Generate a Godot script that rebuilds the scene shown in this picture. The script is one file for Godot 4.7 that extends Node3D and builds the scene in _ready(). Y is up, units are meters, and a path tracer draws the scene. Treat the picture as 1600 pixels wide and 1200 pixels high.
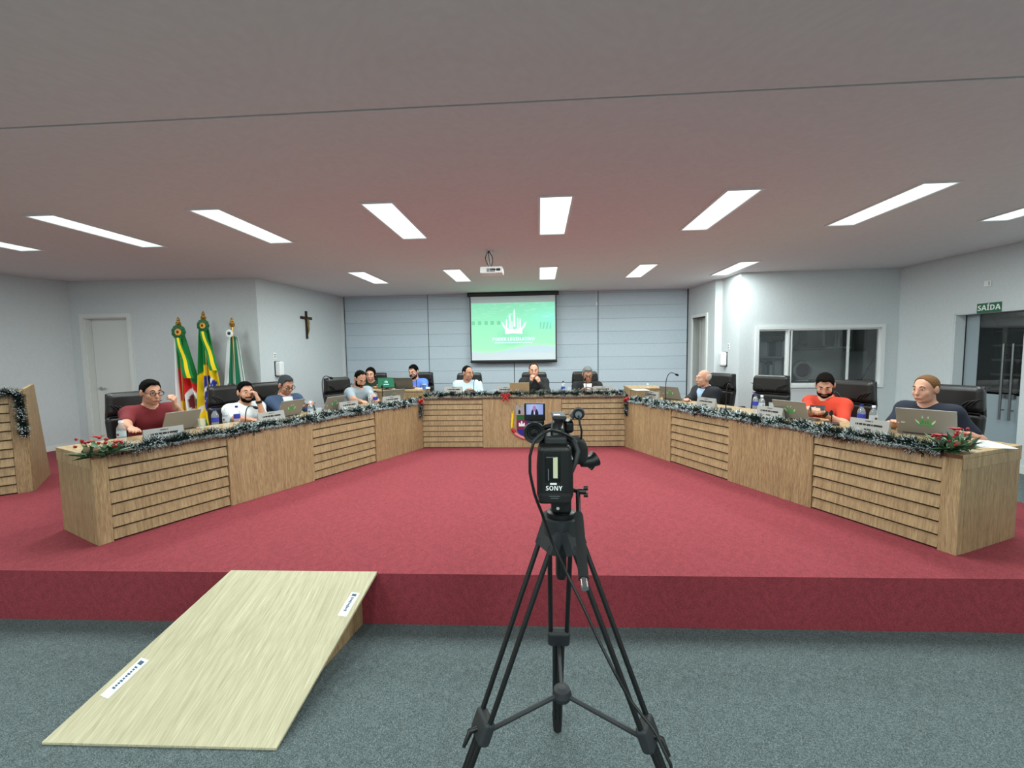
extends Node3D
# Council chamber: red carpeted stage with a U of slatted desks, seen past a camcorder on a tripod.

const CEIL := 3.134
const STAGE := 0.362
const CAM_Y := 1.866
const F_PX := 677.58
var cam_basis := Basis.from_euler(Vector3(deg_to_rad(-4.2497), deg_to_rad(3.6276), deg_to_rad(-0.815)), EULER_ORDER_YXZ)
var rng := RandomNumberGenerator.new()
var M := {}
var used := {}

# ---------------------------------------------------------------- geometry helpers
class MB:
	var v := PackedVector3Array()
	var n := PackedVector3Array()
	var c := PackedColorArray()
	var uv := PackedVector2Array()
	var ix := PackedInt32Array()
	var col := Color(1, 1, 1)
	var xf := Transform3D.IDENTITY
	func vert(p: Vector3, nn: Vector3, t := Vector2.ZERO) -> int:
		v.append(xf * p); n.append((xf.basis * nn).normalized()); c.append(col); uv.append(t)
		return v.size() - 1
	func tri(a: int, b: int, d: int) -> void:
		ix.append(a); ix.append(b); ix.append(d)
	# corners counter clockwise seen from outside
	func quad(a: Vector3, b: Vector3, d: Vector3, e: Vector3) -> void:
		var nn := (b - a).cross(e - a)
		if nn.length_squared() < 1e-14: nn = (d - b).cross(e - d)
		nn = nn.normalized()
		var i := vert(a, nn, Vector2(0, 1)); vert(b, nn, Vector2(1, 1)); vert(d, nn, Vector2(1, 0)); vert(e, nn, Vector2(0, 0))
		tri(i, i + 2, i + 1); tri(i, i + 3, i + 2)
	func tri3(a: Vector3, b: Vector3, d: Vector3) -> void:
		var nn := (b - a).cross(d - a).normalized()
		var i := vert(a, nn); vert(b, nn); vert(d, nn)
		tri(i, i + 2, i + 1)
	func box(ctr: Vector3, s: Vector3) -> void:
		var h := s * 0.5
		var p := []
		for k in 8: p.append(ctr + Vector3(h.x * (1 if k & 1 else -1), h.y * (1 if k & 2 else -1), h.z * (1 if k & 4 else -1)))
		quad(p[4], p[5], p[7], p[6]); quad(p[1], p[0], p[2], p[3]); quad(p[5], p[1], p[3], p[7])
		quad(p[0], p[4], p[6], p[2]); quad(p[6], p[7], p[3], p[2]); quad(p[0], p[1], p[5], p[4])
	# rounded box: bend, if valid, moves each finished vertex
	func rbox(ctr: Vector3, s: Vector3, r: float, inner := 0, bend = null) -> void:
		var h := s * 0.5
		r = minf(r, minf(h.x, minf(h.y, h.z)) * 0.999)
		var old := xf
		for ax in 3:
			for sg in [-1.0, 1.0]:
				var a1 := (ax + 1) % 3
				var a2 := (ax + 2) % 3
				var l1 := _lines(h[a1], r, inner)
				var l2 := _lines(h[a2], r, inner)
				var base := v.size()
				for i in l1.size():
					for j in l2.size():
						var p := Vector3.ZERO
						p[ax] = sg * h[ax]; p[a1] = l1[i]; p[a2] = l2[j]
						var q := p.clamp(-(h - Vector3(r, r, r)), h - Vector3(r, r, r))
						var d := (p - q).normalized()
						var res := q + d * r + ctr
						if bend != null: res = bend.call(res)
						vert(res, d)
				for i in l1.size() - 1:
					for j in l2.size() - 1:
						var a := base + i * l2.size() + j
						var b := a + l2.size()
						if sg > 0: tri(a, a + 1, b); tri(b, a + 1, b + 1)
						else: tri(a, b, a + 1); tri(b, b + 1, a + 1)
		xf = old
	func _lines(h: float, r: float, inner: int) -> Array:
		var o := [-h, -(h - r * 0.35), -(h - r)]
		for k in inner: o.append(lerpf(-(h - r), h - r, (k + 1.0) / (inner + 1.0)))
		o.append_array([h - r, h - r * 0.35, h])
		return o
	# lathe about +Y, profile of (radius, height) from bottom to top
	func lathe(prof: Array, seg := 14, ctr := Vector3.ZERO) -> void:
		for k in prof.size() - 1:
			var a: Vector2 = prof[k]
			var b: Vector2 = prof[k + 1]
			var sl := Vector2(b.y - a.y, a.x - b.x).normalized()
			var base := v.size()
			for i in seg + 1:
				var t := TAU * i / seg
				var d := Vector3(cos(t), 0, sin(t))
				var nn := Vector3(d.x * sl.x, sl.y, d.z * sl.x)
				vert(ctr + d * a.x + Vector3(0, a.y, 0), nn); vert(ctr + d * b.x + Vector3(0, b.y, 0), nn)
			for i in seg:
				var q := base + i * 2
				tri(q, q + 2, q + 1); tri(q + 1, q + 2, q + 3)
	# tube through points, radii per point (or one)
	func tube(pts: Array, radii, seg := 8, cap := true) -> void:
		var up := Vector3.UP
		var base := v.size()
		for k in pts.size():
			var p: Vector3 = pts[k]
			var d: Vector3 = (pts[mini(k + 1, pts.size() - 1)] - pts[maxi(k - 1, 0)]).normalized()
			if absf(d.dot(up)) > 0.97: up = Vector3.RIGHT if absf(d.x) < 0.9 else Vector3.FORWARD
			var s := d.cross(up).normalized()
			var t := s.cross(d).normalized()
			up = t
			var r: float = radii[k] if radii is Array else radii
			for i in seg + 1:
				var an := TAU * i / seg
				var o := s * cos(an) + t * sin(an)
				vert(p + o * r, o)
		for k in pts.size() - 1:
			for i in seg:
				var a := base + k * (seg + 1) + i
				var b := a + seg + 1
				tri(a, a + 1, b); tri(a + 1, b + 1, b)
		if cap:
			for e in 2:
				var k: int = 0 if e == 0 else pts.size() - 1
				var d: Vector3 = (pts[1] - pts[0]) if e == 0 else (pts[k] - pts[k - 1])
				d = d.normalized() * (-1.0 if e == 0 else 1.0)
				var ci := vert(pts[k], d)
				var st := v.size()
				for i in seg: 
					var q := base + k * (seg + 1) + i
					var old := xf
					xf = Transform3D.IDENTITY
					vert(v[q], d)
					n[n.size() - 1] = n[ci]
					xf = old
				for i in seg:
					if e == 0: tri(ci, st + (i + 1) % seg, st + i)
					else: tri(ci, st + i, st + (i + 1) % seg)
	# bar of rectangular section between two points
	func bar(a: Vector3, b: Vector3, w: float, t: float, up := Vector3.UP) -> void:
		var d := (b - a).normalized()
		if absf(d.dot(up)) > 0.98: up = Vector3.BACK
		var s := d.cross(up).normalized()
		var u := s.cross(d)
		var old := xf
		xf = old * Transform3D(Basis(s, u, -d), (a + b) * 0.5)
		box(Vector3.ZERO, Vector3(w, t, a.distance_to(b)))
		xf = old
	# flat polygon (xy, counter clockwise) pushed along z from z0 to z1
	func prism(poly: PackedVector2Array, z0: float, z1: float) -> void:
		if Geometry2D.is_polygon_clockwise(poly): poly.reverse()
		var t := Geometry2D.triangulate_polygon(poly)
		for s in 2:
			var z := z1 if s == 0 else z0
			var nn := Vector3(0, 0, 1 if s == 0 else -1)
			var b := v.size()
			for p in poly: vert(Vector3(p.x, p.y, z), nn)
			for k in range(0, t.size(), 3):
				var A := poly[t[k]]
				var B := poly[t[k + 1]]
				var C := poly[t[k + 2]]
				var ccw := (B - A).cross(C - A) > 0
				if ccw == (s == 0): tri(b + t[k], b + t[k + 2], b + t[k + 1])
				else: tri(b + t[k], b + t[k + 1], b + t[k + 2])
		for k in poly.size():
			var p := poly[k]
			var q := poly[(k + 1) % poly.size()]
			quad(Vector3(p.x, p.y, z0), Vector3(q.x, q.y, z0), Vector3(q.x, q.y, z1), Vector3(p.x, p.y, z1))
	func ball(ctr: Vector3, r: Vector3, seg := 12) -> void:
		var base := v.size()
		var rows := int(seg / 2.0) + 1
		for j in rows + 1:
			var a := PI * j / rows
			for i in seg + 1:
				var b := TAU * i / seg
				var d := Vector3(sin(a) * cos(b), cos(a), sin(a) * sin(b))
				vert(ctr + d * r, (d / r).normalized())
		for j in rows:
			for i in seg:
				var q := base + j * (seg + 1) + i
				tri(q, q + seg + 1, q + 1); tri(q + 1, q + seg + 1, q + seg + 2)
	func add_mesh(d: Dictionary, t: Transform3D) -> void:
		var b := v.size()
		var nb := t.basis.inverse().transposed()
		var fl := t.basis.determinant() < 0
		var src: PackedVector3Array = d.v
		var sn: PackedVector3Array = d.n
		for k in src.size():
			v.append(xf * (t * src[k])); n.append((xf.basis * (nb * sn[k])).normalized()); c.append(col); uv.append(Vector2.ZERO)
		var si: PackedInt32Array = d.i
		for k in range(0, si.size(), 3):
			ix.append(b + si[k])
			if fl: ix.append(b + si[k + 2]); ix.append(b + si[k + 1])
			else: ix.append(b + si[k + 1]); ix.append(b + si[k + 2])
	func mesh() -> ArrayMesh:
		var a := []
		a.resize(Mesh.ARRAY_MAX)
		a[Mesh.ARRAY_VERTEX] = v; a[Mesh.ARRAY_NORMAL] = n; a[Mesh.ARRAY_COLOR] = c; a[Mesh.ARRAY_TEX_UV] = uv; a[Mesh.ARRAY_INDEX] = ix
		var m := ArrayMesh.new()
		m.add_surface_from_arrays(Mesh.PRIMITIVE_TRIANGLES, a)
		return m

# signed distance grid, meshed as surface nets
class Grid:
	var o: Vector3
	var h: float
	var k: float
	var nx: int
	var ny: int
	var nz: int
	var f := PackedFloat32Array()
	var done := false
	func _init(lo: Vector3, hi: Vector3, hh: float, kk: float) -> void:
		o = lo; h = hh; k = kk
		nx = int((hi.x - lo.x) / h) + 2; ny = int((hi.y - lo.y) / h) + 2; nz = int((hi.z - lo.z) / h) + 2
		f.resize(nx * ny * nz)
	func cap(a: Vector3, b: Vector3, ra: float, rb: float) -> void:
		var mg := maxf(ra, rb) + 3.0 / k
		var lo := ((a.min(b) - Vector3(mg, mg, mg) - o) / h).floor()
		var hi := ((a.max(b) + Vector3(mg, mg, mg) - o) / h).ceil()
		var ab := b - a
		var l2 := maxf(ab.length_squared(), 1e-9)
		for z in range(maxi(0, int(lo.z)), mini(nz, int(hi.z) + 1)):
			for y in range(maxi(0, int(lo.y)), mini(ny, int(hi.y) + 1)):
				var row := (z * ny + y) * nx
				for x in range(maxi(0, int(lo.x)), mini(nx, int(hi.x) + 1)):
					var p := o + Vector3(x, y, z) * h - a
					var t := clampf(p.dot(ab) / l2, 0.0, 1.0)
					var d := (p - ab * t).length() - lerpf(ra, rb, t)
					if d * k < 4.0: f[row + x] += exp(-k * d)
	func ell(ctr: Vector3, r: Vector3) -> void:
		var mr := minf(r.x, minf(r.y, r.z))
		var mg := 3.0 / k
		var lo := ((ctr - r - Vector3(mg, mg, mg) - o) / h).floor()
		var hi := ((ctr + r + Vector3(mg, mg, mg) - o) / h).ceil()
		for z in range(maxi(0, int(lo.z)), mini(nz, int(hi.z) + 1)):
			for y in range(maxi(0, int(lo.y)), mini(ny, int(hi.y) + 1)):
				var row := (z * ny + y) * nx
				for x in range(maxi(0, int(lo.x)), mini(nx, int(hi.x) + 1)):
					var p := o + Vector3(x, y, z) * h - ctr
					var q := (p / r).length()
					var g := (p / (r * r)).length()
					var d := q * (q - 1.0) / g if g > 1e-6 else -mr
					if d * k < 4.0: f[row + x] += exp(-k * d)
	func settle() -> void:
		for q in f.size(): f[q] = -log(f[q]) / k if f[q] > 0.002 else 0.1
		done = true
	# keep only where fn(p) < 0
	func keep(fn: Callable) -> void:
		if not done: settle()
		for z in nz:
			for y in ny:
				for x in nx:
					var q := (z * ny + y) * nx + x
					if f[q] < 0.03: f[q] = maxf(f[q], fn.call(o + Vector3(x, y, z) * h))
	func rough(n: FastNoiseLite, amp: float) -> void:
		if not done: settle()
		for z in nz:
			for y in ny:
				for x in nx:
					var q := (z * ny + y) * nx + x
					if absf(f[q]) < 0.02: f[q] += amp * n.get_noise_3dv(o + Vector3(x, y, z) * h)
	func mesh() -> Dictionary:
		if not done: settle()
		var vid := PackedInt32Array()
		vid.resize(f.size()); vid.fill(-1)
		var v := PackedVector3Array()
		var ix := PackedInt32Array()
		var sy := nx
		var sz := nx * ny
		var offs := [0, 1, sy, sy + 1, sz, sz + 1, sz + sy, sz + sy + 1]
		var ea := [0, 2, 4, 6, 0, 1, 4, 5, 0, 1, 2, 3]
		var eb := [1, 3, 5, 7, 2, 3, 6, 7, 4, 5, 6, 7]
		for z in nz - 1:
			for y in ny - 1:
				var row := (z * ny + y) * nx
				for x in nx - 1:
					var q := row + x
					var s := 0
					if f[q] < 0: s += 1
					if f[q + 1] < 0: s += 1
					if f[q + sy] < 0: s += 1
					if f[q + sy + 1] < 0: s += 1
					if f[q + sz] < 0: s += 1
					if f[q + sz + 1] < 0: s += 1
					if f[q + sz + sy] < 0: s += 1
					if f[q + sz + sy + 1] < 0: s += 1
					if s == 0 or s == 8: continue
					var acc := Vector3.ZERO
					var cnt := 0
					for e in 12:
						var da := f[q + offs[ea[e]]]
						var db := f[q + offs[eb[e]]]
						if (da < 0) != (db < 0):
							var t := da / (da - db)
							var pa := Vector3(ea[e] & 1, (ea[e] >> 1) & 1, ea[e] >> 2)
							var pb := Vector3(eb[e] & 1, (eb[e] >> 1) & 1, eb[e] >> 2)
							acc += pa.lerp(pb, t); cnt += 1
					vid[q] = v.size()
					v.append(o + (Vector3(x, y, z) + acc / cnt) * h)
		for z in range(1, nz - 1):
			for y in range(1, ny - 1):
				var row := (z * ny + y) * nx
				for x in range(1, nx - 1):
					var q := row + x
					if vid[q] < 0: continue
					var ins := f[q] < 0
					if ins != (f[q + 1] < 0): _q(ix, vid[q - sy - sz], vid[q - sz], vid[q], vid[q - sy], ins)
					if ins != (f[q + sy] < 0): _q(ix, vid[q - 1 - sz], vid[q - 1], vid[q], vid[q - sz], ins)
					if ins != (f[q + sz] < 0): _q(ix, vid[q - 1 - sy], vid[q - sy], vid[q], vid[q - 1], ins)
		var n := PackedVector3Array()
		n.resize(v.size())
		for t in range(0, ix.size(), 3):
			var nn := (v[ix[t + 2]] - v[ix[t]]).cross(v[ix[t + 1]] - v[ix[t]])
			n[ix[t]] += nn; n[ix[t + 1]] += nn; n[ix[t + 2]] += nn
		for t in n.size(): n[t] = n[t].normalized() if n[t].length_squared() > 0 else Vector3.UP
		return {"v": v, "n": n, "i": ix}
	func _q(ix: PackedInt32Array, a: int, b: int, d: int, e: int, fl: bool) -> void:
		if a < 0 or b < 0 or d < 0 or e < 0: return
		if fl: ix.append_array(PackedInt32Array([a, d, b, a, e, d]))
		else: ix.append_array(PackedInt32Array([a, b, d, a, d, e]))

# ---------------------------------------------------------------- scene helpers
func ray(px: float, py: float) -> Vector3:
	return cam_basis * Vector3((px - 800.0) / F_PX, (600.0 - py) / F_PX, -1.0)
func gy(px: float, py: float, y: float) -> Vector3:          # where the sight line meets the level y
	var d := ray(px, py)
	return Vector3(0, CAM_Y, 0) + d * ((y - CAM_Y) / d.y)
func gp(px: float, py: float, p: Vector3, nn: Vector3) -> Vector3:   # where it meets a plane
	var d := ray(px, py)
	var c := Vector3(0, CAM_Y, 0)
	return c + d * ((p - c).dot(nn) / d.dot(nn))
func gz(px: float, py: float, z: float) -> Vector3:
	return gp(px, py, Vector3(0, 0, z), Vector3(0, 0, 1))

func numbered(called: String) -> String:
	if not used.has(called):
		used[called] = 0
		return called
	used[called] += 1
	return "%s_%03d" % [called, used[called]]
func part(called: String, mb, m: Material, parent: Node, label := "") -> MeshInstance3D:
	var o := MeshInstance3D.new()
	o.name = called if parent != self else numbered(called)
	o.mesh = mb.mesh() if mb is MB else mb
	o.material_override = m
	parent.add_child(o, true)
	if label: o.set_meta("label", label)
	return o
func tag(o: Node, label: String, category: String, group := "") -> void:
	o.set_meta("label", label); o.set_meta("category", category)
	if group: o.set_meta("group", group)
func thing(called: String, label: String, category: String, at := Vector3.ZERO, turn := 0.0, group := "") -> Node3D:
	var o := Node3D.new()
	o.name = numbered(called)
	add_child(o)
	o.position = at; o.rotation.y = turn
	tag(o, label, category, group)
	return o
func struct_(called: String, at := Vector3.ZERO, turn := 0.0, label := "") -> Node3D:
	var o := Node3D.new()
	o.name = numbered(called)
	add_child(o)
	o.position = at; o.rotation.y = turn
	o.set_meta("kind", "structure")
	if label: o.set_meta("label", label)
	return o
func dup(src: Node3D, at: Vector3, turn: float, label: String, called := "") -> Node3D:
	var o: Node3D = src.duplicate()
	var b := str(src.name)
	if b.length() > 4 and b[b.length() - 4] == "_" and b.right(3).is_valid_int(): b = b.left(b.length() - 4)
	o.name = numbered(called if called else b)
	add_child(o)
	o.position = at; o.rotation.y = turn
	o.set_meta("label", label)
	return o
func mat(key: String, col: Color, rough := 0.6, metal := 0.0, spec := 0.5) -> StandardMaterial3D:
	if M.has(key): return M[key]
	var m := StandardMaterial3D.new()
	m.resource_name = key
	m.albedo_color = col; m.roughness = rough; m.metallic = metal; m.metallic_specular = spec
	M[key] = m
	return m
func vmat(key: String, rough := 0.7) -> StandardMaterial3D:
	var m := mat(key, Color.WHITE, rough)
	m.vertex_color_use_as_albedo = true
	return m
func lin(c: Color) -> Color: return c.srgb_to_linear()
func text(s: String, size: float, m: Material, parent: Node, at: Vector3, basis := Basis.IDENTITY, depth := 0.0006, called := "lettering") -> MeshInstance3D:
	var t := TextMesh.new()
	var fnt := SystemFont.new()
	fnt.font_names = PackedStringArray(["Droid Sans"])
	fnt.font_weight = 700
	t.font = fnt; t.font_size = 48; t.pixel_size = size / 48.0; t.depth = depth; t.text = s
	var o := MeshInstance3D.new()
	o.name = called; o.mesh = t; o.material_override = m
	parent.add_child(o, true)
	o.transform = Transform3D(basis, at)
	return o
func rot_to(dir: Vector3) -> float: return atan2(dir.x, dir.z)      # turn so that local +z looks along dir

# ---------------------------------------------------------------- textures
func tex_from(w: int, hgt: int, fn: Callable) -> ImageTexture:
	var d := PackedByteArray()
	d.resize(w * hgt * 3)
	var q := 0
	for y in hgt:
		for x in w:
			var c: Color = fn.call(x, y)
			d[q] = int(clampf(c.r, 0, 1) * 255); d[q + 1] = int(clampf(c.g, 0, 1) * 255); d[q + 2] = int(clampf(c.b, 0, 1) * 255)
			q += 3
	return ImageTexture.create_from_image(Image.create_from_data(w, hgt, false, Image.FORMAT_RGB8, d))
func wood_tex(a: Color, b: Color, sd: int, figure: float) -> ImageTexture:
	var n1 := FastNoiseLite.new()
	n1.seed = sd; n1.frequency = 1.0; n1.fractal_octaves = 3
	var n2 := FastNoiseLite.new()
	n2.seed = sd + 7; n2.frequency = 1.0; n2.fractal_octaves = 2
	var w := 384
	return tex_from(w, w, func(x: int, y: int) -> Color:
		# ring coordinates make both directions tile
		var u := TAU * x / w
		var vv := TAU * y / w
		var s := n1.get_noise_3d(cos(u) * 5.0 + cos(vv) * 0.35, sin(u) * 5.0, sin(vv) * 0.35)
		var fine := n2.get_noise_3d(cos(u) * 26.0 + cos(vv) * 1.6, sin(u) * 26.0, sin(vv) * 1.6)
		var t := clampf(0.5 + s * figure + fine * 0.55, 0.0, 1.0)
		return a.lerp(b, t))
func carpet_tex(a: Color, b: Color, sd: int, patch: float) -> ImageTexture:
	var w := 384
	var r := RandomNumberGenerator.new()
	r.seed = sd
	var raw := PackedFloat32Array()
	raw.resize(w * w)
	for k in raw.size(): raw[k] = r.randf()
	var n1 := FastNoiseLite.new()
	n1.seed = sd; n1.frequency = 1.0
	return tex_from(w, w, func(x: int, y: int) -> Color:
		var p := raw[y * w + x] * 0.4 + (raw[y * w + (x + 1) % w] + raw[((y + 1) % w) * w + x] + raw[((y + 1) % w) * w + (x + 1) % w]) * 0.2
		var u := TAU * x / w
		var vv := TAU * y / w
		var s := n1.get_noise_3d(cos(u) * 1.6 + cos(vv) * 1.3, sin(u) * 1.6 + sin(vv) * 0.9, sin(vv) * 1.5 + cos(u) * 0.8)
		return a.lerp(b, clampf(0.5 + (p - 0.5) * 1.7 + s * patch, 0.0, 1.0)))
func surf(key: String, t: Texture2D, scale: float, rough: float, bump := 0.0, world := false) -> StandardMaterial3D:
	var m := mat(key, Color.WHITE, rough)
	m.albedo_texture = t
	m.uv1_triplanar = true
	m.uv1_world_triplanar = world
	m.uv1_scale = Vector3.ONE * scale
	if bump > 0.0:
		m.heightmap_enabled = true; m.heightmap_texture = t; m.heightmap_scale = bump
	return m

# ---------------------------------------------------------------- start
func _ready() -> void:
	rng.seed = 20241
	var cam := Camera3D.new()
	cam.name = "camera"
	add_child(cam)
	cam.transform = Transform3D(cam_basis, Vector3(0, CAM_Y, 0))
	cam.fov = rad_to_deg(2.0 * atan(600.0 / F_PX))
	cam.near = 0.05
	cam.current = true
	var we := WorldEnvironment.new()
	we.name = "environment"
	var env := Environment.new()
	env.background_mode = Environment.BG_COLOR
	env.background_color = Color(0.02, 0.022, 0.028)
	env.tonemap_mode = Environment.TONE_MAPPER_LINEAR
	env.tonemap_exposure = 1.0
	env.sdfgi_enabled = true; env.ssao_enabled = true; env.ssil_enabled = true
	we.environment = env
	add_child(we)
	materials()
	ceiling_lights()
	shell()
	back_wall()
	openings()
	platform_ramp()
	print("structure done")
	desks()
	lectern()
	screen_projector()
	flags()
	wall_things()
	print("furniture done")
	chairs()
	people()
	print("people done")
	desk_things()
	garlands()
	tripod()
	camcorder()
	print("all done")

const LAMP := 4.1
func ceiling_lights() -> void:
	var rows := [[-6.05, -3.678, 1.14, "above the lectern"], [-4.54, -3.678, 1.14, "above the chair of the person in maroon"], [-3.01, -3.678, 1.14, "above the flag side wing desk's outer half"], [-1.484, -3.678, 1.14, "over the open stage between flag side wing and camcorder"], [0.0225, -3.678, 1.14, "over the open stage in line with the camcorder"], [1.521, -3.678, 1.14, "over the open stage beside the window side wing"], [3.004, -3.678, 1.14, "above the window side wing desk's outer half"], [4.5, -3.678, 1.14, "between the window side wing and the exit door"],
		[-2.95, -6.655, 1.118, "nearest the crucifix wall, above the grey polo person"], [-1.457, -6.655, 1.118, "between the projector and the crucifix wall's panel"], [0.026, -6.655, 1.118, "right beside the projector on the window side"], [1.51, -6.655, 1.118, "above the window side end of the middle desk"], [2.963, -6.655, 1.118, "touching the pillar corner by the window wall"]]
	for z in [0.95, 3.6]:
		for x in [-7.3, -5.3, -3.3, -1.3, 0.7, 2.7, 4.7]: rows.append([x, z, 1.14, "over the public hall behind the tripod"])
	for k in rows.size():
		var r: Array = rows[k]
		var t := thing("ceiling_light", "white rectangular LED ceiling panel " + r[3], "ceiling light", Vector3(r[0] + 0.13, CEIL, r[1] - r[2] * 0.5), 0.0, "LED ceiling panels" if k < 13 else "LED panels over the hall")
		var fr := MB.new()
		var w := 0.26
		var l: float = r[2]
		var e := 0.022
		for s in [-1.0, 1.0]:
			fr.box(Vector3(s * (w + e) * 0.5, -0.004, 0), Vector3(e, 0.012, l + 2 * e))
			fr.box(Vector3(0, -0.004, s * (l + e) * 0.5), Vector3(w, 0.012, e))
		part("frame", fr, M.white_metal, t)
		var g := MB.new()
		g.box(Vector3(0, 0.001, 0), Vector3(w, 0.006, l))
		part("diffuser", g, M.lamp_glow, t, "glowing white diffuser")
		var a := AreaLight3D.new()
		a.name = "panel_light"
		a.area_size = Vector2(w, l)
		a.light_energy = LAMP
		a.light_color = Color(0.94, 1.0, 0.985)
		a.shadow_enabled = true
		a.area_range = 20.0
		t.add_child(a)
		a.position = Vector3(0, -0.012, 0)
		a.rotation = Vector3(-PI / 2, 0, 0)

func materials() -> void:
	mat("white_metal", Color(0.86, 0.87, 0.87), 0.45)
	var lg := mat("lamp_glow", Color(0.9, 0.95, 0.95), 0.6)
	lg.emission_enabled = true; lg.emission = Color(0.93, 1.0, 0.99); lg.emission_energy_multiplier = 1.3
	var pn := FastNoiseLite.new()
	pn.seed = 5; pn.frequency = 0.9
	var plaster := tex_from(128, 128, func(x: int, y: int) -> Color:
		var u := TAU * x / 128.0
		var vv := TAU * y / 128.0
		var s := pn.get_noise_3d(cos(u) * 6 + cos(vv) * 5, sin(u) * 6 + sin(vv) * 5, cos(vv) * 6 - sin(u) * 4)
		var g := 0.5 + 0.5 * s
		return Color(0.92 + 0.05 * g, 0.92 + 0.05 * g, 0.92 + 0.05 * g))
	surf("wall_paint", plaster, 0.8, 0.85, 0.03).albedo_color = Color(0.83, 0.85, 0.86)
	surf("ceiling_paint", plaster, 0.5, 0.9, 0.03).albedo_color = Color(0.90, 0.90, 0.905)
	surf("panel_a", plaster, 0.7, 0.6).albedo_color = Color(0.75, 0.80, 0.84)
	surf("panel_b", plaster, 0.7, 0.6).albedo_color = Color(0.735, 0.79, 0.83)
	mat("panel_joint", Color(0.06, 0.065, 0.07), 0.8)
	surf("carpet_grey", carpet_tex(Color(0.19, 0.225, 0.23), Color(0.47, 0.515, 0.52), 11, 0.12), 1.6, 1.0, 0.25, true)
	surf("carpet_red", carpet_tex(Color(0.425, 0.142, 0.175), Color(0.63, 0.243, 0.282), 12, 0.22), 1.5, 1.0, 0.2, true)
	var wt := wood_tex(Color(0.52, 0.415, 0.29), Color(0.76, 0.65, 0.49), 3, 0.34)
	surf("wood", wt, 1.1, 0.55)
	surf("wood_b", wood_tex(Color(0.50, 0.395, 0.275), Color(0.735, 0.625, 0.465), 9, 0.4), 1.3, 0.55)
	surf("wood_ramp", wood_tex(Color(0.64, 0.60, 0.48), Color(0.83, 0.80, 0.68), 33, 0.3), 0.9, 0.6)
	mat("wood_dark", Color(0.30, 0.20, 0.13), 0.7)
	mat("edge_brown", Color(0.42, 0.27, 0.17), 0.5)
	mat("door_white", Color(0.84, 0.85, 0.84), 0.45)
	mat("chrome", Color(0.75, 0.75, 0.76), 0.25, 1.0)
	mat("steel", Color(0.55, 0.56, 0.57), 0.35, 1.0)
	mat("brass", Color(0.85, 0.68, 0.35), 0.25, 1.0)
	mat("black", Color(0.036, 0.036, 0.04), 0.42)
	mat("black_soft", Color(0.05, 0.05, 0.055), 0.85)
	mat("black_gloss", Color(0.02, 0.02, 0.025), 0.2)
	mat("dark_grey", Color(0.14, 0.15, 0.16), 0.6)
	mat("mid_grey", Color(0.36, 0.38, 0.39), 0.5)
	mat("leather", Color(0.115, 0.10, 0.10), 0.42)
	mat("leather_seam", Color(0.05, 0.045, 0.045), 0.7)
	mat("white", Color(0.9, 0.9, 0.9), 0.5)
	mat("paper", Color(0.92, 0.93, 0.94), 0.8)
	mat("ink", Color(0.06, 0.06, 0.07), 0.8)
	mat("laptop", Color(0.55, 0.53, 0.505), 0.45, 0.3)
	mat("laptop_dark", Color(0.40, 0.40, 0.40), 0.4, 0.5)
	mat("logo_green", Color(0.12, 0.62, 0.25), 0.5)
	mat("logo_light", Color(0.70, 0.88, 0.68), 0.5)
	mat("plate", Color(0.60, 0.585, 0.575), 0.5)
	mat("blue_label", Color(0.16, 0.20, 0.62), 0.5)
	mat("cap_white", Color(0.9, 0.92, 0.95), 0.4)
	mat("cap_blue", Color(0.1, 0.14, 0.45), 0.4)
	mat("red_berry", Color(0.62, 0.04, 0.05), 0.35)
	mat("red_cloth", Color(0.66, 0.05, 0.08), 0.6)
	mat("leaf", Color(0.13, 0.28, 0.15), 0.6)
	mat("leaf_pale", Color(0.45, 0.55, 0.42), 0.6)
	mat("sign_green", Color(0.02, 0.36, 0.22), 0.5)
	mat("yellow", Color(0.93, 0.79, 0.1), 0.6)
	mat("phone", Color(0.03, 0.03, 0.04), 0.4)
	vmat("tinsel", 0.5)
	vmat("cloth_print", 0.75)
	var lc := mat("label_clear", Color(0.82, 0.87, 0.90, 0.4), 0.4)
	lc.transparency = BaseMaterial3D.TRANSPARENCY_ALPHA
	var gl := mat("glass", Color(0.5, 0.55, 0.55, 0.03), 0.02)
	gl.transparency = BaseMaterial3D.TRANSPARENCY_ALPHA
	var bt := mat("clear_plastic", Color(0.9, 0.94, 0.97, 0.14), 0.06)
	bt.transparency = BaseMaterial3D.TRANSPARENCY_ALPHA
	var fro := mat("frosted", Color(0.62, 0.67, 0.70, 0.75), 0.5)
	fro.transparency = BaseMaterial3D.TRANSPARENCY_ALPHA

# ---------------------------------------------------------------- room shell
var WA := Vector3(-9.75, 0, 0.05)
var WB := Vector3(-7.82, 0, -6.84)
var WC := Vector3(-4.63, 0, -6.94)
var WD := Vector3(-4.38, 0, -9.51)
var WF := Vector3(3.14, 0, -9.43)
var WG := Vector3(3.25, 0, -8.31)
var WH := Vector3(3.36, 0, -8.255)
var WI := Vector3(3.39, 0, -7.61)
var WJ := Vector3(5.86, 0, -7.51)
var WK := Vector3(6.42, 0, 0.05)
const BACK_Z := 4.6
func wall_frame(a: Vector3, b: Vector3) -> Transform3D:
	var d := (b - a).normalized()
	return Transform3D(Basis(Vector3.UP, atan2(-d.z, d.x)), a)
func on_wall(px: float, py: float, a: Vector3, b: Vector3) -> Vector3:   # wall-local point under a pixel
	var t := wall_frame(a, b)
	return t.affine_inverse() * gp(px, py, a, t.basis.z)
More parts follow.
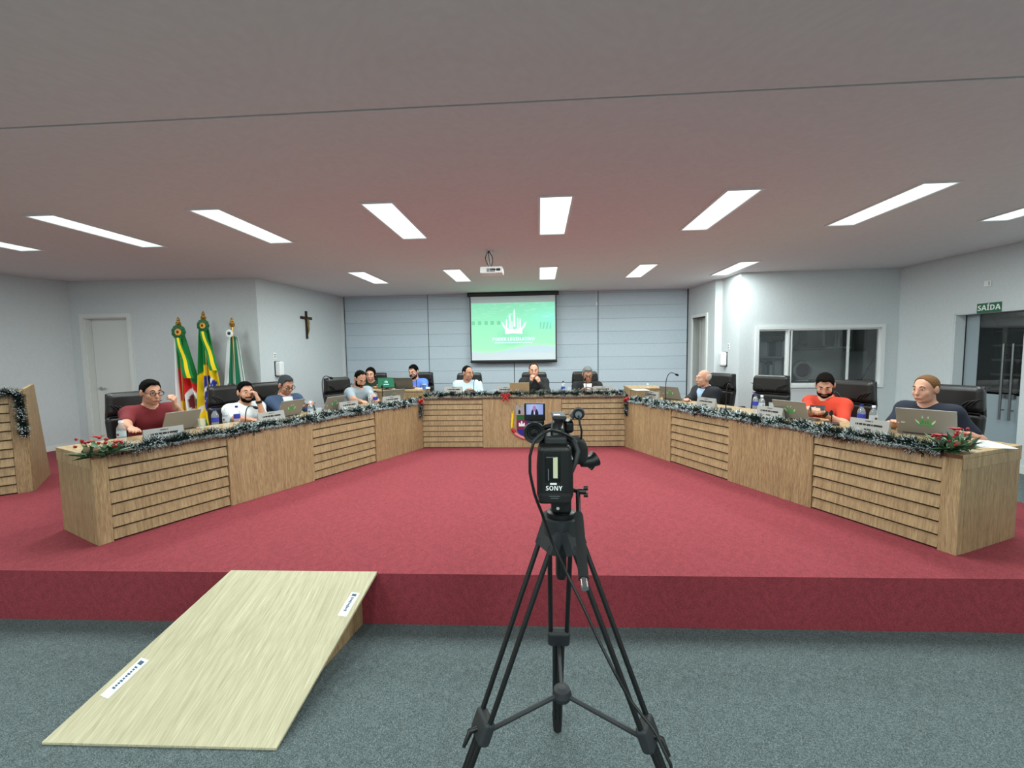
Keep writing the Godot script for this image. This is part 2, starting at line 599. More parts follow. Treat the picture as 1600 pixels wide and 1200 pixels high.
func wall(called: String, a: Vector3, b: Vector3, holes := [], e0 := 0.0, e1 := 0.0, m: Material = null) -> Node3D:
	var t := wall_frame(a, b)
	var o := struct_(called)
	o.transform = t
	var mb := MB.new()
	var x := -e0
	var L := a.distance_to(b) + e1
	var th := 0.14
	for h in holes:
		mb.box(Vector3((x + h[0]) * 0.5, CEIL * 0.5, -th * 0.5), Vector3(h[0] - x, CEIL, th))
		mb.box(Vector3((h[0] + h[1]) * 0.5, (CEIL + h[3]) * 0.5, -th * 0.5), Vector3(h[1] - h[0], CEIL - h[3], th))
		if h[2] > 0.01: mb.box(Vector3((h[0] + h[1]) * 0.5, h[2] * 0.5, -th * 0.5), Vector3(h[1] - h[0], h[2], th))
		x = h[1]
	mb.box(Vector3((x + L) * 0.5, CEIL * 0.5, -th * 0.5), Vector3(L - x, CEIL, th))
	part("plaster", mb, m if m else M.wall_paint, o)
	return o

func shell() -> void:
	var fl := struct_("floor", Vector3.ZERO, 0.0, "grey heathered carpet floor")
	var mb := MB.new()
	mb.box(Vector3(-1.5, -0.06, -2.5), Vector3(18, 0.12, 15.0))
	part("carpet", mb, M.carpet_grey, fl)
	var ce := struct_("ceiling", Vector3.ZERO, 0.0, "white plaster ceiling with a shadow groove")
	mb = MB.new()
	mb.box(Vector3(-1.5, CEIL + 0.05, (-2.320 - 9.9) * 0.5), Vector3(18, 0.1, 9.9 - 2.320))
	mb.box(Vector3(-1.5, CEIL + 0.05, (-2.304 + 4.9) * 0.5), Vector3(18, 0.1, 4.9 + 2.304))
	part("plaster_board", mb, M.ceiling_paint, ce)
	mb = MB.new()
	mb.box(Vector3(-1.5, CEIL + 0.115, -2.5), Vector3(18, 0.03, 15.0))
	part("groove_back", mb, M.ceiling_paint, ce)
	wall("wall_left", WA, WB, [], 0.0, 0.12)
	# left rear wall with door
	var tl := on_wall(131, 497, WB, WC)
	var tr := on_wall(199, 495, WB, WC)
	wall("wall_flags", WB, WC, [[tl.x, tr.x, STAGE, tl.y]], 0.1, 0.0)
	door_left(tl.x, tr.x, tl.y)
	wall("wall_crucifix", WC, WD, [], 0.0, 0.12)
	# right of the panelled wall: short wall with a door, pillar, window wall, exit wall
	var a := on_wall(1083, 505, WF, WG)
	var b := on_wall(1104, 496, WF, WG)
	wall("wall_side_door", WF, WG, [[a.x, b.x, STAGE, 2.5]], 0.12, 0.0)
	door_side(a.x, b.x, 2.5)
	wall("wall_pillar", WG, WH)
	wall("wall_pillar_side", WH, WI)
	var w0 := on_wall(1182, 512, WI, WJ)
	var w1 := on_wall(1376, 603, WI, WJ)
	wall("wall_window", WI, WJ, [[w0.x, w1.x, w1.y, w0.y]], 0.0, 0.12)
	window_right(w0.x, w1.x, w1.y, w0.y)
	var d0 := on_wall(1491.6, 491, WJ, WK)
	var d1 := on_wall(1596, 600, WJ, WK)
	wall("wall_right", WJ, WK, [[d0.x, d1.x, 0.26, d0.y]], 0.12, 0.0)
	door_exit(d0.x, d1.x, 0.26, d0.y)
	# the hall behind the photographer
	wall("wall_hall_right", WK, Vector3(6.42, 0, BACK_Z), [], 0, 0.12)
	wall("wall_rear", Vector3(6.42, 0, BACK_Z), Vector3(-9.75, 0, BACK_Z), [], 0.12, 0.12)
	wall("wall_hall_left", Vector3(-9.75, 0, BACK_Z), WA, [], 0.12, 0)
	# baseboards along the left walls
	for q in [["baseboard_left", WA, WB], ["baseboard_flags", WB, WC], ["baseboard_crucifix", WC, WD]]:
		var o := struct_(q[0])
		o.transform = wall_frame(q[1], q[2])
		var L: float = q[1].distance_to(q[2])
		mb = MB.new()
		if q[0] == "baseboard_flags":
			mb.box(Vector3(tl.x * 0.5 - 0.03, STAGE + 0.04, 0.006), Vector3(tl.x - 0.09, 0.08, 0.012))
			mb.box(Vector3((tr.x + L) * 0.5 + 0.03, STAGE + 0.04, 0.006), Vector3(L - tr.x - 0.06, 0.08, 0.012))
		else: mb.box(Vector3(L * 0.5, STAGE + 0.04, 0.006), Vector3(L, 0.08, 0.012))
		part("board", mb, M.door_white, o)
	var o2 := struct_("baseboard_right")
	o2.transform = wall_frame(WJ, WK)
	mb = MB.new()
	var L2 := WJ.distance_to(WK)
	mb.box(Vector3((d1.x + L2) * 0.5, 0.26 + 0.05, 0.008), Vector3(L2 - d1.x, 0.1, 0.016))
	part("board", mb, M.door_white, o2)

func frame_of(o: Node3D, x0: float, x1: float, y0: float, y1: float, w: float, depth: float, m: Material, bottom := false, called := "frame") -> void:
	var mb := MB.new()
	mb.box(Vector3(x0 - w * 0.5, (y0 + y1 + w) * 0.5, 0.0), Vector3(w, y1 - y0 + w, depth))
	mb.box(Vector3(x1 + w * 0.5, (y0 + y1 + w) * 0.5, 0.0), Vector3(w, y1 - y0 + w, depth))
	mb.box(Vector3((x0 + x1) * 0.5, y1 + w * 0.5, 0.0), Vector3(x1 - x0, w, depth))
	if bottom: mb.box(Vector3((x0 + x1) * 0.5, y0 - w * 0.5, 0.0), Vector3(x1 - x0 + 2 * w, w, depth))
	part(called, mb, m, o)

func lever(parent: Node, at: Vector3, s := 1.0) -> void:
	var h := MB.new()
	h.xf = Transform3D(Basis(Vector3.RIGHT, PI / 2), at)
	h.lathe([Vector2(0, 0), Vector2(0.026, 0), Vector2(0.026, 0.008), Vector2(0.01, 0.012), Vector2(0.01, 0.045), Vector2(0, 0.045)], 12)
	h.xf = Transform3D.IDENTITY
	h.tube([at + Vector3(0, 0, 0.04), at + Vector3(s * 0.02, 0, 0.045), at + Vector3(s * 0.12, 0, 0.04)], 0.009, 8)
	part("door_handle", h, M.chrome, parent, "chrome lever handle")

func door_left(x0: float, x1: float, y1: float) -> void:
	var o := struct_("door_1", Vector3.ZERO, 0.0, "white interior door left of the flags")
	o.transform = wall_frame(WB, WC)
	frame_of(o, x0, x1, STAGE, y1, 0.065, 0.05, M.door_white)
	var mb := MB.new()
	for q in [[x0 + 0.006, 0.012], [x1 - 0.006, 0.012]]: mb.box(Vector3(q[0], (STAGE + y1) * 0.5, -0.075), Vector3(q[1], y1 - STAGE, 0.15))
	mb.box(Vector3((x0 + x1) * 0.5, y1 - 0.006, -0.075), Vector3(x1 - x0 - 0.024, 0.012, 0.15))
	part("jamb", mb, M.door_white, o)
	mb = MB.new()
	mb.box(Vector3((x0 + x1) * 0.5, (STAGE + y1) * 0.5, -0.13), Vector3(x1 - x0 - 0.034, y1 - STAGE - 0.02, 0.04))
	var slab := part("door_leaf", mb, M.door_white, o)
	lever(slab, Vector3(x0 + 0.09, STAGE + 0.98, -0.108), 1.0)
	mb = MB.new()
	mb.box(Vector3((x0 + x1) * 0.5, (STAGE + y1) * 0.5, -0.2), Vector3(x1 - x0 + 0.2, y1 - STAGE + 0.2, 0.04))
	part("backing", mb, M.door_white, o)

func door_side(x0: float, x1: float, y1: float) -> void:
	var o := struct_("door_2", Vector3.ZERO, 0.0, "doorway in the short wall beside the panelled wall")
	o.transform = wall_frame(WF, WG)
	frame_of(o, x0, x1, STAGE, y1, 0.06, 0.05, M.door_white)
	var mb := MB.new()
	# deep reveal, door leaf open inwards, folded grey leaves behind
	mb.box(Vector3(x0 - 0.01, (STAGE + y1) * 0.5, -0.13), Vector3(0.02, y1 - STAGE, 0.26))
	mb.box(Vector3(x1 + 0.01, (STAGE + y1) * 0.5, -0.13), Vector3(0.02, y1 - STAGE, 0.26))
	mb.box(Vector3((x0 + x1) * 0.5, y1 + 0.01, -0.13), Vector3(x1 - x0, 0.02, 0.26))
	part("jamb", mb, M.door_white, o)
	mb = MB.new()
	mb.box(Vector3(lerpf(x0, x1, 0.34), (STAGE + y1) * 0.5, -0.2), Vector3((x1 - x0) * 0.62, y1 - STAGE - 0.01, 0.04))
	var leaf := part("door_leaf", mb, M.door_white, o)
	lever(leaf, Vector3(lerpf(x0, x1, 0.58), STAGE + 1.0, -0.178), -1.0)
	mb = MB.new()
	mb.box(Vector3(lerpf(x0, x1, 0.84), (STAGE + y1) * 0.5, -0.2), Vector3((x1 - x0) * 0.12, y1 - STAGE - 0.01, 0.03))
	part("door_leaf", mb, M.mid_grey, o)
	mb = MB.new()
	mb.box(Vector3((x0 + x1) * 0.5, (STAGE + y1) * 0.5, -0.27), Vector3(x1 - x0 + 0.1, y1 - STAGE + 0.1, 0.03))
	part("backing", mb, M.mid_grey, o)

func pane(o: Node, x0: float, x1: float, y0: float, y1: float, z: float, fr: float, m: Material, fm: Material) -> Node3D:
	var mb := MB.new()
	for x in [x0 + fr * 0.5, x1 - fr * 0.5]: mb.box(Vector3(x, (y0 + y1) * 0.5, z), Vector3(fr, y1 - y0, 0.03))
	for y in [y0 + fr * 0.5, y1 - fr * 0.5]: mb.box(Vector3((x0 + x1) * 0.5, y, z), Vector3(x1 - x0 - 2 * fr, fr, 0.03))
	var s := part("sash", mb, fm, o)
	mb = MB.new()
	mb.box(Vector3((x0 + x1) * 0.5, (y0 + y1) * 0.5, z), Vector3(x1 - x0 - 2 * fr, y1 - y0 - 2 * fr, 0.005))
	part("pane", mb, m, s)
	return s

func window_right(x0: float, x1: float, y0: float, y1: float) -> void:
	var o := struct_("window_1", Vector3.ZERO, 0.0, "white framed sliding interior window to the pantry")
	o.transform = wall_frame(WI, WJ)
	frame_of(o, x0 + 0.035, x1 - 0.035, y0 + 0.035, y1 - 0.035, 0.055, 0.06, M.white_metal, true)
	var w := x1 - x0
	var cuts := [0.0, 0.245, 0.745, 1.0]
	for k in 3:
		pane(o, x0 + 0.035 + (w - 0.07) * cuts[k], x0 + 0.035 + (w - 0.07) * cuts[k + 1], y0 + 0.035, y1 - 0.035, -0.03 if k != 1 else 0.0, 0.024, M.glass, M.white_metal)
	var mb := MB.new()
	mb.box(Vector3(x0 + 0.035 + (w - 0.07) * 0.275, (y0 + y1) * 0.5, 0.0), Vector3(0.02, y1 - y0 - 0.07, 0.03))
	part("meeting_rail", mb, M.white_metal, o)
	# pantry behind: closed dim room
	var room := struct_("wall_pantry")
	room.transform = wall_frame(WI, WJ)
	mb = MB.new()
	var d := 2.2
	mb.box(Vector3(1.92, CEIL * 0.5, -d), Vector3(3.5, CEIL, 0.1))
	mb.box(Vector3(0.22, CEIL * 0.5, -d * 0.5 - 0.1), Vector3(0.06, CEIL, d - 0.1))
	mb.box(Vector3(3.65, CEIL * 0.5, -d * 0.5 - 0.1), Vector3(0.1, CEIL, d - 0.1))
	part("plaster", mb, M.wall_paint, room)
	var t := room.transform
	var ry := room.rotation.y
	var at := func(px: float, py: float, dep: float) -> Vector3: return gp(px, py, t.origin - t.basis.z * dep, t.basis.z)
	# shelf unit with binders, built in place of a reflection in the narrow left pane
	var sp: Vector3 = at.call(1205, 560, 0.75)
	var sh := thing("reflection_shelf", "grey metal shelf unit of binders built for the reflection in the window's narrow pane", "shelf", Vector3(sp.x, STAGE, sp.z), ry)
	for x in [-0.28, 0.28]:
		mb = MB.new()
		mb.box(Vector3(x, 0.95, 0), Vector3(0.03, 1.9, 0.28))
		part("upright", mb, M.steel, sh)
	for k in 5:
		mb = MB.new()
		mb.box(Vector3(0, 0.14 + k * 0.40, 0), Vector3(0.53, 0.03, 0.28))
		part("shelf", mb, M.mid_grey, sh)
	var bm := [mat("binder_grey", Color(0.35, 0.38, 0.4), 0.7), mat("binder_dark", Color(0.14, 0.16, 0.18), 0.7), mat("binder_pale", Color(0.5, 0.53, 0.54), 0.7)]
	for k in range(1, 4):
		var x := -0.255
		while x < 0.21:
			var bw := rng.randf_range(0.03, 0.05)
			var bh := rng.randf_range(0.24, 0.31)
			mb = MB.new()
			mb.rbox(Vector3(bw * 0.5, bh * 0.5, 0), Vector3(bw - 0.002, bh, 0.22), 0.004)
			var bo := part("binder", mb, bm[rng.randi() % 3], self)
			tag(bo, "narrow binder on the metal shelf built for the window pane reflection", "binder", "binders on the reflection shelf")
			bo.transform = sh.transform * Transform3D(Basis.IDENTITY, Vector3(x, 0.156 + k * 0.40, 0.02))
			x += bw
	# cupboard, hood, counter and a few objects of the pantry
	var cp: Vector3 = at.call(1302, 546, 2.0)
	var cb := thing("hanging_cupboard", "dark cupboard with two glazed doors behind the window", "cupboard", cp, ry)
	mb = MB.new()
	mb.box(Vector3(0, 0.36, -0.02), Vector3(0.62, 0.72, 0.26))
	part("body", mb, M.black_soft, cb)
	for s in [-1, 1]:
		mb = MB.new()
		for e in [-1, 1]:
			mb.box(Vector3(s * 0.15 + e * 0.12, 0.36, 0.12), Vector3(0.045, 0.7, 0.02))
			mb.box(Vector3(s * 0.15, 0.36 + e * 0.325, 0.12), Vector3(0.2, 0.045, 0.02))
		part("door", mb, M.white_metal, cb)
	var hq: Vector3 = at.call(1265, 547, 1.95)
	var hd := thing("range_hood", "dark range hood beside the cupboard behind the window", "hood", hq, ry)
	mb = MB.new()
	mb.prism(PackedVector2Array([Vector2(-0.25, 0), Vector2(0.2, 0), Vector2(0.2, 0.06), Vector2(0.12, 0.14), Vector2(0.12, 0.7), Vector2(-0.15, 0.7), Vector2(-0.15, 0.14), Vector2(-0.25, 0.06)]), -0.15, 0.17)
	part("canopy", mb, M.dark_grey, hd)
	mb = MB.new()
	mb.box(Vector3(-0.02, 0.03, 0.175), Vector3(0.42, 0.03, 0.01))
	part("front_strip", mb, M.mid_grey, hd)
	var cq: Vector3 = at.call(1290, 594, 1.82)
	var ct := thing("pantry_counter", "dark counter along the pantry wall behind the window", "counter", Vector3(cq.x, STAGE, cq.z), ry)
	var ch := cq.y - STAGE
	mb = MB.new()
	mb.box(Vector3(0, ch * 0.5 - 0.02, 0), Vector3(1.9, ch - 0.04, 0.5))
	part("cabinet", mb, M.dark_grey, ct)
	mb = MB.new()
	mb.rbox(Vector3(0, ch - 0.02, 0), Vector3(1.94, 0.035, 0.54), 0.006)
	part("worktop", mb, M.black_gloss, ct)
	var fq: Vector3 = at.call(1252, 594, 1.68)
	var fan := thing("round_appliance", "round white and purple appliance on the counter behind the window", "appliance", Vector3(fq.x, cq.y, fq.z), ry)
	mb = MB.new()
	mb.xf = Transform3D(Basis(Vector3.RIGHT, PI / 2), Vector3(0, 0.22, 0))
	mb.lathe([Vector2(0.19, -0.04), Vector2(0.205, 0), Vector2(0.19, 0.05), Vector2(0.14, 0.06), Vector2(0.14, -0.04), Vector2(0.19, -0.04)], 24)
	part("ring", mb, mat("ring_white", Color(0.62, 0.62, 0.64), 0.5), fan)
	mb = MB.new()
	mb.xf = Transform3D(Basis(Vector3.RIGHT, PI / 2), Vector3(0, 0.22, 0))
	mb.lathe([Vector2(0, 0.0), Vector2(0.138, 0.0), Vector2(0.12, 0.03), Vector2(0, 0.04)], 24)
	part("disc", mb, mat("purple", Color(0.3, 0.06, 0.25), 0.5), fan)
	mb = MB.new()
	mb.box(Vector3(0, 0.01, 0), Vector3(0.2, 0.02, 0.14))
	part("foot", mb, M.white, fan)
	var aq: Vector3 = at.call(1346, 590, 1.68)
	var arm := thing("desk_lamp", "dark jointed arm lamp behind the window's far pane", "lamp", Vector3(aq.x, cq.y, aq.z), ry)
	mb = MB.new()
	mb.lathe([Vector2(0, 0), Vector2(0.07, 0), Vector2(0.07, 0.02), Vector2(0, 0.025)], 16)
	part("base", mb, M.black, arm)
	mb = MB.new()
	mb.tube([Vector3(0, 0.02, 0), Vector3(0.05, 0.1, 0), Vector3(0.2, 0.42, 0)], 0.011, 8)
	part("arm", mb, M.black, arm)
	mb = MB.new()
	mb.tube([Vector3(0.2, 0.42, 0), Vector3(0.3, 0.40, 0)], [0.015, 0.04], 10)
	part("head", mb, M.black, arm)
	var bq: Vector3 = at.call(1335, 549, 1.98)
	var co := thing("brown_cabinet", "brown upper cabinet at the pantry wall behind the window", "cabinet", bq, ry)
	mb = MB.new()
	mb.box(Vector3(0, 0.35, 0), Vector3(0.26, 0.7, 0.3))
	part("body", mb, mat("cab_brown", Color(0.17, 0.12, 0.09), 0.6), co)
	mb = MB.new()
	mb.box(Vector3(0, 0.35, 0.16), Vector3(0.24, 0.68, 0.018))
	part("door", mb, mat("cab_brown2", Color(0.24, 0.17, 0.12), 0.6), co)

func door_exit(x0: float, x1: float, y0: float, y1: float) -> void:
	var o := struct_("door_3", Vector3.ZERO, 0.0, "glass exit door with frosted lower half under the green sign")
	o.transform = wall_frame(WJ, WK)
	var mb := MB.new()
	mb.box(Vector3(x0 + 0.008, (y0 + y1) * 0.5, -0.11), Vector3(0.016, y1 - y0, 0.21))
	mb.box(Vector3(x1 - 0.008, (y0 + y1) * 0.5, -0.11), Vector3(0.016, y1 - y0, 0.21))
	mb.box(Vector3((x0 + x1) * 0.5, y1 - 0.008, -0.11), Vector3(x1 - x0, 0.016, 0.21))
	part("jamb", mb, M.wall_paint, o)
	var xs := x0 + 0.2
	# fixed sidelight then the glass leaf
	mb = MB.new()
	mb.box(Vector3((x0 + xs) * 0.5 + 0.01, (y0 + y1) * 0.5, -0.16), Vector3(xs - x0 - 0.03, y1 - y0 - 0.03, 0.01))
	part("sidelight", mb, M.frosted, o)
	mb = MB.new()
	mb.box(Vector3(x0 + 0.022, (y0 + y1) * 0.5, -0.16), Vector3(0.012, y1 - y0 - 0.02, 0.02))
	part("seal", mb, M.black, o)
	var ym := lerpf(y0, y1, 0.47)
	mb = MB.new()
	mb.box(Vector3((xs + x1) * 0.5, (y1 + ym) * 0.5, -0.16), Vector3(x1 - xs - 0.02, y1 - ym - 0.02, 0.01))
	var leaf := part("glass_leaf", mb, M.glass, o)
	mb = MB.new()
	mb.box(Vector3((xs + x1) * 0.5, (y0 + ym) * 0.5 + 0.01, -0.16), Vector3(x1 - xs - 0.02, ym - y0 - 0.06, 0.01))
	part("frosted_leaf", mb, M.frosted, o)
	for q in [-0.055, 0.055]:
		mb = MB.new()
		var hx: float = lerpf(xs, x1, 0.62) + q
		mb.tube([Vector3(hx, y0 + 0.62, -0.10), Vector3(hx, y0 + 1.62, -0.10)], 0.014, 10)
		for yy in [0.75, 1.48]: mb.tube([Vector3(hx, y0 + yy, -0.10), Vector3(hx, y0 + yy, -0.157)], 0.008, 8)
		part("pull_bar", mb, M.steel, leaf, "vertical steel pull bar")
	mb = MB.new()
	mb.box(Vector3(lerpf(xs, x1, 0.62), ym - 0.03, -0.145), Vector3(0.16, 0.05, 0.02))
	part("lock", mb, M.steel, leaf)
	# shuttered lobby behind the glass, painted near black for the night darkness
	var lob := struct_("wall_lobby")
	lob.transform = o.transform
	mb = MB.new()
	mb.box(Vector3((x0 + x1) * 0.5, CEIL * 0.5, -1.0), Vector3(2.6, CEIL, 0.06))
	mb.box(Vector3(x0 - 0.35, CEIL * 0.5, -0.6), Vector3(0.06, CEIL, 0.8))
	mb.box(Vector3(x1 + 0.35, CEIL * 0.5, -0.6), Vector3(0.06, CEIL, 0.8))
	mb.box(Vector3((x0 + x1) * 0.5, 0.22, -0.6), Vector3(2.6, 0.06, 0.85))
	part("shutter_back", mb, mat("lobby_painted_night", Color(0.05, 0.045, 0.045), 0.8), lob)
	for k in 7:
		mb = MB.new()
		mb.box(Vector3((x0 + x1) * 0.5, y0 + 0.95 + k * 0.215, -0.955), Vector3(1.9, 0.03, 0.03))
		part("slat", mb, mat("lobby_slat", Color(0.42, 0.40, 0.40), 0.7), lob)

func back_wall() -> void:
	var o := wall("wall_back", WD, WF, [], 0.12, 0.12, M.panel_joint)
	o.set_meta("label", "wall of blue grey cladding boards behind the screen")
	var L := WD.distance_to(WF)
	var xs := [0.02 + on_wall(538, 500, WD, WF).x]
	for px in [670.0, 803.0, 934.4]: xs.append(on_wall(px, 530, WD, WF).x)
	xs.append(L - 0.02)
	var mb := MB.new()
	mb.box(Vector3(xs[0] * 0.5 - 0.01, CEIL * 0.5, 0.03), Vector3(xs[0] - 0.01, CEIL, 0.06))
	part("side_post", mb, M.wall_paint, o)
	var ys := []
	var yb := on_wall(1000, 596.3, WD, WF).y
	var dy := 0.2715
	var k := yb
	while k > STAGE: k -= dy
	while k < CEIL:
		ys.append(maxf(k, STAGE)); k += dy
	ys.append(CEIL)
	for c in 4:
		for r in ys.size() - 1:
			mb = MB.new()
			var g := 0.007
			var x0: float = xs[c] + g
			var x1: float = xs[c + 1] - g
			var gy_: float = 0.005 if absf(ys[r] - yb) < 0.01 else 0.0018
			var y0: float = ys[r] + gy_
			var y1: float = ys[r + 1] - (0.005 if absf(ys[r + 1] - yb) < 0.01 else 0.0018)
			mb.box(Vector3((x0 + x1) * 0.5, (y0 + y1) * 0.5, 0.008), Vector3(x1 - x0, y1 - y0, 0.016))
			part("panel", mb, M.panel_a if (r + c) % 2 else M.panel_b, o)

func openings() -> void:
	pass

# ---------------------------------------------------------------- stage and ramp
func platform_ramp() -> void:
	var o := struct_("floor_stage", Vector3.ZERO, 0.0, "raised stage covered in red carpet")
	var l := gy(0, 891, STAGE)
	var r := gy(1600, 905, STAGE)
	var d := (r - l).normalized()
	var a := l - d * 5.6
	var b := l + d * ((4.58 - l.x) / d.x)
	var poly := PackedVector2Array()
	for p in [a, b, Vector3(4.58, 0, -7.6), Vector3(3.5, 0, -7.6), Vector3(3.5, 0, -9.5), Vector3(-4.6, 0, -9.6), Vector3(-4.6, 0, -7.0), Vector3(-8.4, 0, -7.0)]: poly.append(Vector2(p.x, -p.z))
	var mb := MB.new()
	mb.xf = Transform3D(Basis(Vector3.RIGHT, -PI / 2), Vector3.ZERO)
	mb.prism(poly, 0.0, STAGE)
	part("red_carpet", mb, M.carpet_red, o)
	var ld := struct_("floor_landing", Vector3.ZERO, 0.0, "grey carpeted landing before the exit door")
	mb = MB.new()
	mb.box(Vector3(5.5, 0.13, -5.3), Vector3(1.83, 0.26, 5.2))
	part("carpet", mb, M.carpet_grey, ld)
	# ramp
	var tl := gy(361, 891, STAGE + 0.012)
	var tr := gy(589, 893, STAGE + 0.012)
	var bl := gy(65, 1160, 0.012)
	var br := gy(432, 1169, 0.012)
	var rp := thing("access_ramp", "pale wooden access ramp leaning on the red stage edge", "ramp", Vector3((tl.x + tr.x) * 0.5, 0, (tl.z + bl.z) * 0.5))
	var org := rp.position
	var th := Vector3(0, 0.018, 0)
	tl -= org; tr -= org; bl -= org; br -= org
	mb = MB.new()
	mb.quad(bl, br, tr, tl)
	mb.quad(bl - th * 0.6, br - th * 0.6, br, bl); mb.quad(br - th * 0.6, tr - th, tr, br); mb.quad(tr - th, tl - th, tl, tr); mb.quad(tl - th, bl - th * 0.6, bl, tl)
	part("deck_board", mb, M.wood_ramp, rp)
	for s in 2:
		mb = MB.new()
		var f := br if s == 0 else bl
		var t := tr if s == 0 else tl
		var inw := Vector3(-0.11 if s == 0 else 0.11, 0, 0)
		var f0 := Vector3(f.x, 0.001, f.z - 0.05) + inw
		var t0 := Vector3(t.x, 0.001, t.z + 0.01) + inw
		var f1 := f - th + inw * 1.0
		var t1 := t - th + inw + Vector3(0, 0, 0.01)
		f1 = Vector3(f0.x, maxf(0.004, f1.y), f0.z)
		mb.quad(f0, t0, t1, f1)
		var k := Vector3(-0.018 if s == 0 else 0.018, 0, 0)
		mb.quad(t0 + k, f0 + k, f1 + k, t1 + k); mb.quad(t0, t0 + k, t1 + k, t1)
		part("side_board", mb, M.wood_b, rp)
	# two printed stickers along the edges of the deck
	var up := (tl - bl).cross(br - bl).normalized()
	if up.y < 0: up = -up
	for q in [[190, 1056, 0], [552, 945, 1]]:
		var ctr := gp(q[0], q[1], org + bl, up) - org
		var ln := ((tl - bl) if q[2] == 0 else (tr - br)).normalized()
		var si := ln.cross(up).normalized()
		ctr += (si if q[2] == 0 else -si) * 0.03
		var bs := Basis(ln, si * -1.0, up) if q[2] == 0 else Basis(ln, si * -1.0, up)
		mb = MB.new()
		mb.xf = Transform3D(bs, ctr + up * 0.0012)
		var hl: float = 0.105 if q[2] == 0 else 0.085
		mb.box(Vector3.ZERO, Vector3(hl * 2, 0.058, 0.0012))
		var st := part("sticker", mb, M.paper, rp, "white printed sticker")
		mb = MB.new()
		mb.xf = Transform3D(bs, ctr + up * 0.0022)
		for k in 10: mb.box(Vector3(-hl * 0.55 + k * hl * 0.12, 0.0, 0), Vector3(hl * 0.085, 0.014 if k % 3 else 0.02, 0.0006))
		mb.box(Vector3(hl * 0.78, 0, 0), Vector3(hl * 0.2, 0.03, 0.0006))
		part("print", mb, mat("print_blue", Color(0.25, 0.36, 0.45), 0.7), st)

# ---------------------------------------------------------------- desks
var DL := Vector3(-3.534, 0, -3.149)     # left wing, near end of its front
var DCL := Vector3(-1.852, 0, -6.693)
var DCR := Vector3(1.325, 0, -6.777)
var DR := Vector3(2.970, 0, -3.196)
const WING_H := 0.735
const MID_H := 0.80
const TOP_T := 0.032
var TOP_Y := STAGE + WING_H
var MID_Y := STAGE + MID_H

func along(px: float, py: float, a: Vector3, b: Vector3) -> float:
	return (gy(px, py, STAGE) - a).dot((b - a).normalized())

func desk(called: String, label: String, a: Vector3, b: Vector3, h: float, depth: float, bays: Array, rows: int, end0: bool, end1: bool) -> Node3D:
	var o := thing(called, label, "desk")
	o.transform = wall_frame(Vector3(a.x, STAGE, a.z), Vector3(b.x, STAGE, b.z))
	var L := Vector2(a.x, a.z).distance_to(Vector2(b.x, b.z))
	var hb := h - TOP_T
	var mb := MB.new()
	# structure behind the fronts
	mb.box(Vector3(L * 0.5, hb * 0.5, -0.105), Vector3(L - 0.06, hb, 0.02))
	part("carcass_board", mb, M.wood_b, o)
	for q in bays:
		var x0: float = q[0]
		var x1: float = q[1]
		if q[2] == "p":
			mb = MB.new()
			mb.rbox(Vector3((x0 + x1) * 0.5, hb * 0.5, -0.03), Vector3(x1 - x0 - 0.004, hb, 0.07), 0.003)
			part("front_panel", mb, M.wood if q.size() < 4 else M.wood_b, o)
		else:
			var sh := hb / rows
			mb = MB.new()
			mb.xf = Transform3D(Basis(Vector3.RIGHT, -0.16), Vector3.ZERO)
			mb.box(Vector3(0, sh * 0.5, 0), Vector3(x1 - x0 - 0.006, sh * 0.86, 0.02))
			var m := mb.mesh()
			for k in rows:
				var s := part("slat", m, M.wood if k % 2 else M.wood_b, o)
				s.position = Vector3((x0 + x1) * 0.5, k * sh + sh * 0.06, -0.012)
	# end panels
	for e in 2:
		if (e == 0 and not end0) or (e == 1 and not end1): continue
		mb = MB.new()
		mb.rbox(Vector3(0.014 if e == 0 else L - 0.014, hb * 0.5, -depth * 0.5 - 0.033), Vector3(0.028, hb, depth - 0.067), 0.002)
		part("end_panel", mb, M.wood_b, o)
		mb = MB.new()
		mb.rbox(Vector3(-0.003 if e == 0 else L + 0.003, hb - 0.04, -depth * 0.5), Vector3(0.008, 0.08, depth - 0.01), 0.002)
		part("end_apron", mb, M.wood, o)
	mb = MB.new()
	mb.rbox(Vector3(L * 0.5, h - TOP_T * 0.5, -depth * 0.5 + 0.004), Vector3(L + 0.012, TOP_T, depth + 0.008), 0.004)
	part("worktop", mb, M.wood, o)
	mb = MB.new()
	mb.box(Vector3(L * 0.5, h - TOP_T * 0.5, 0.009), Vector3(L + 0.008, TOP_T - 0.006, 0.003))
	part("edge_band", mb, M.edge_brown, o)
	return o

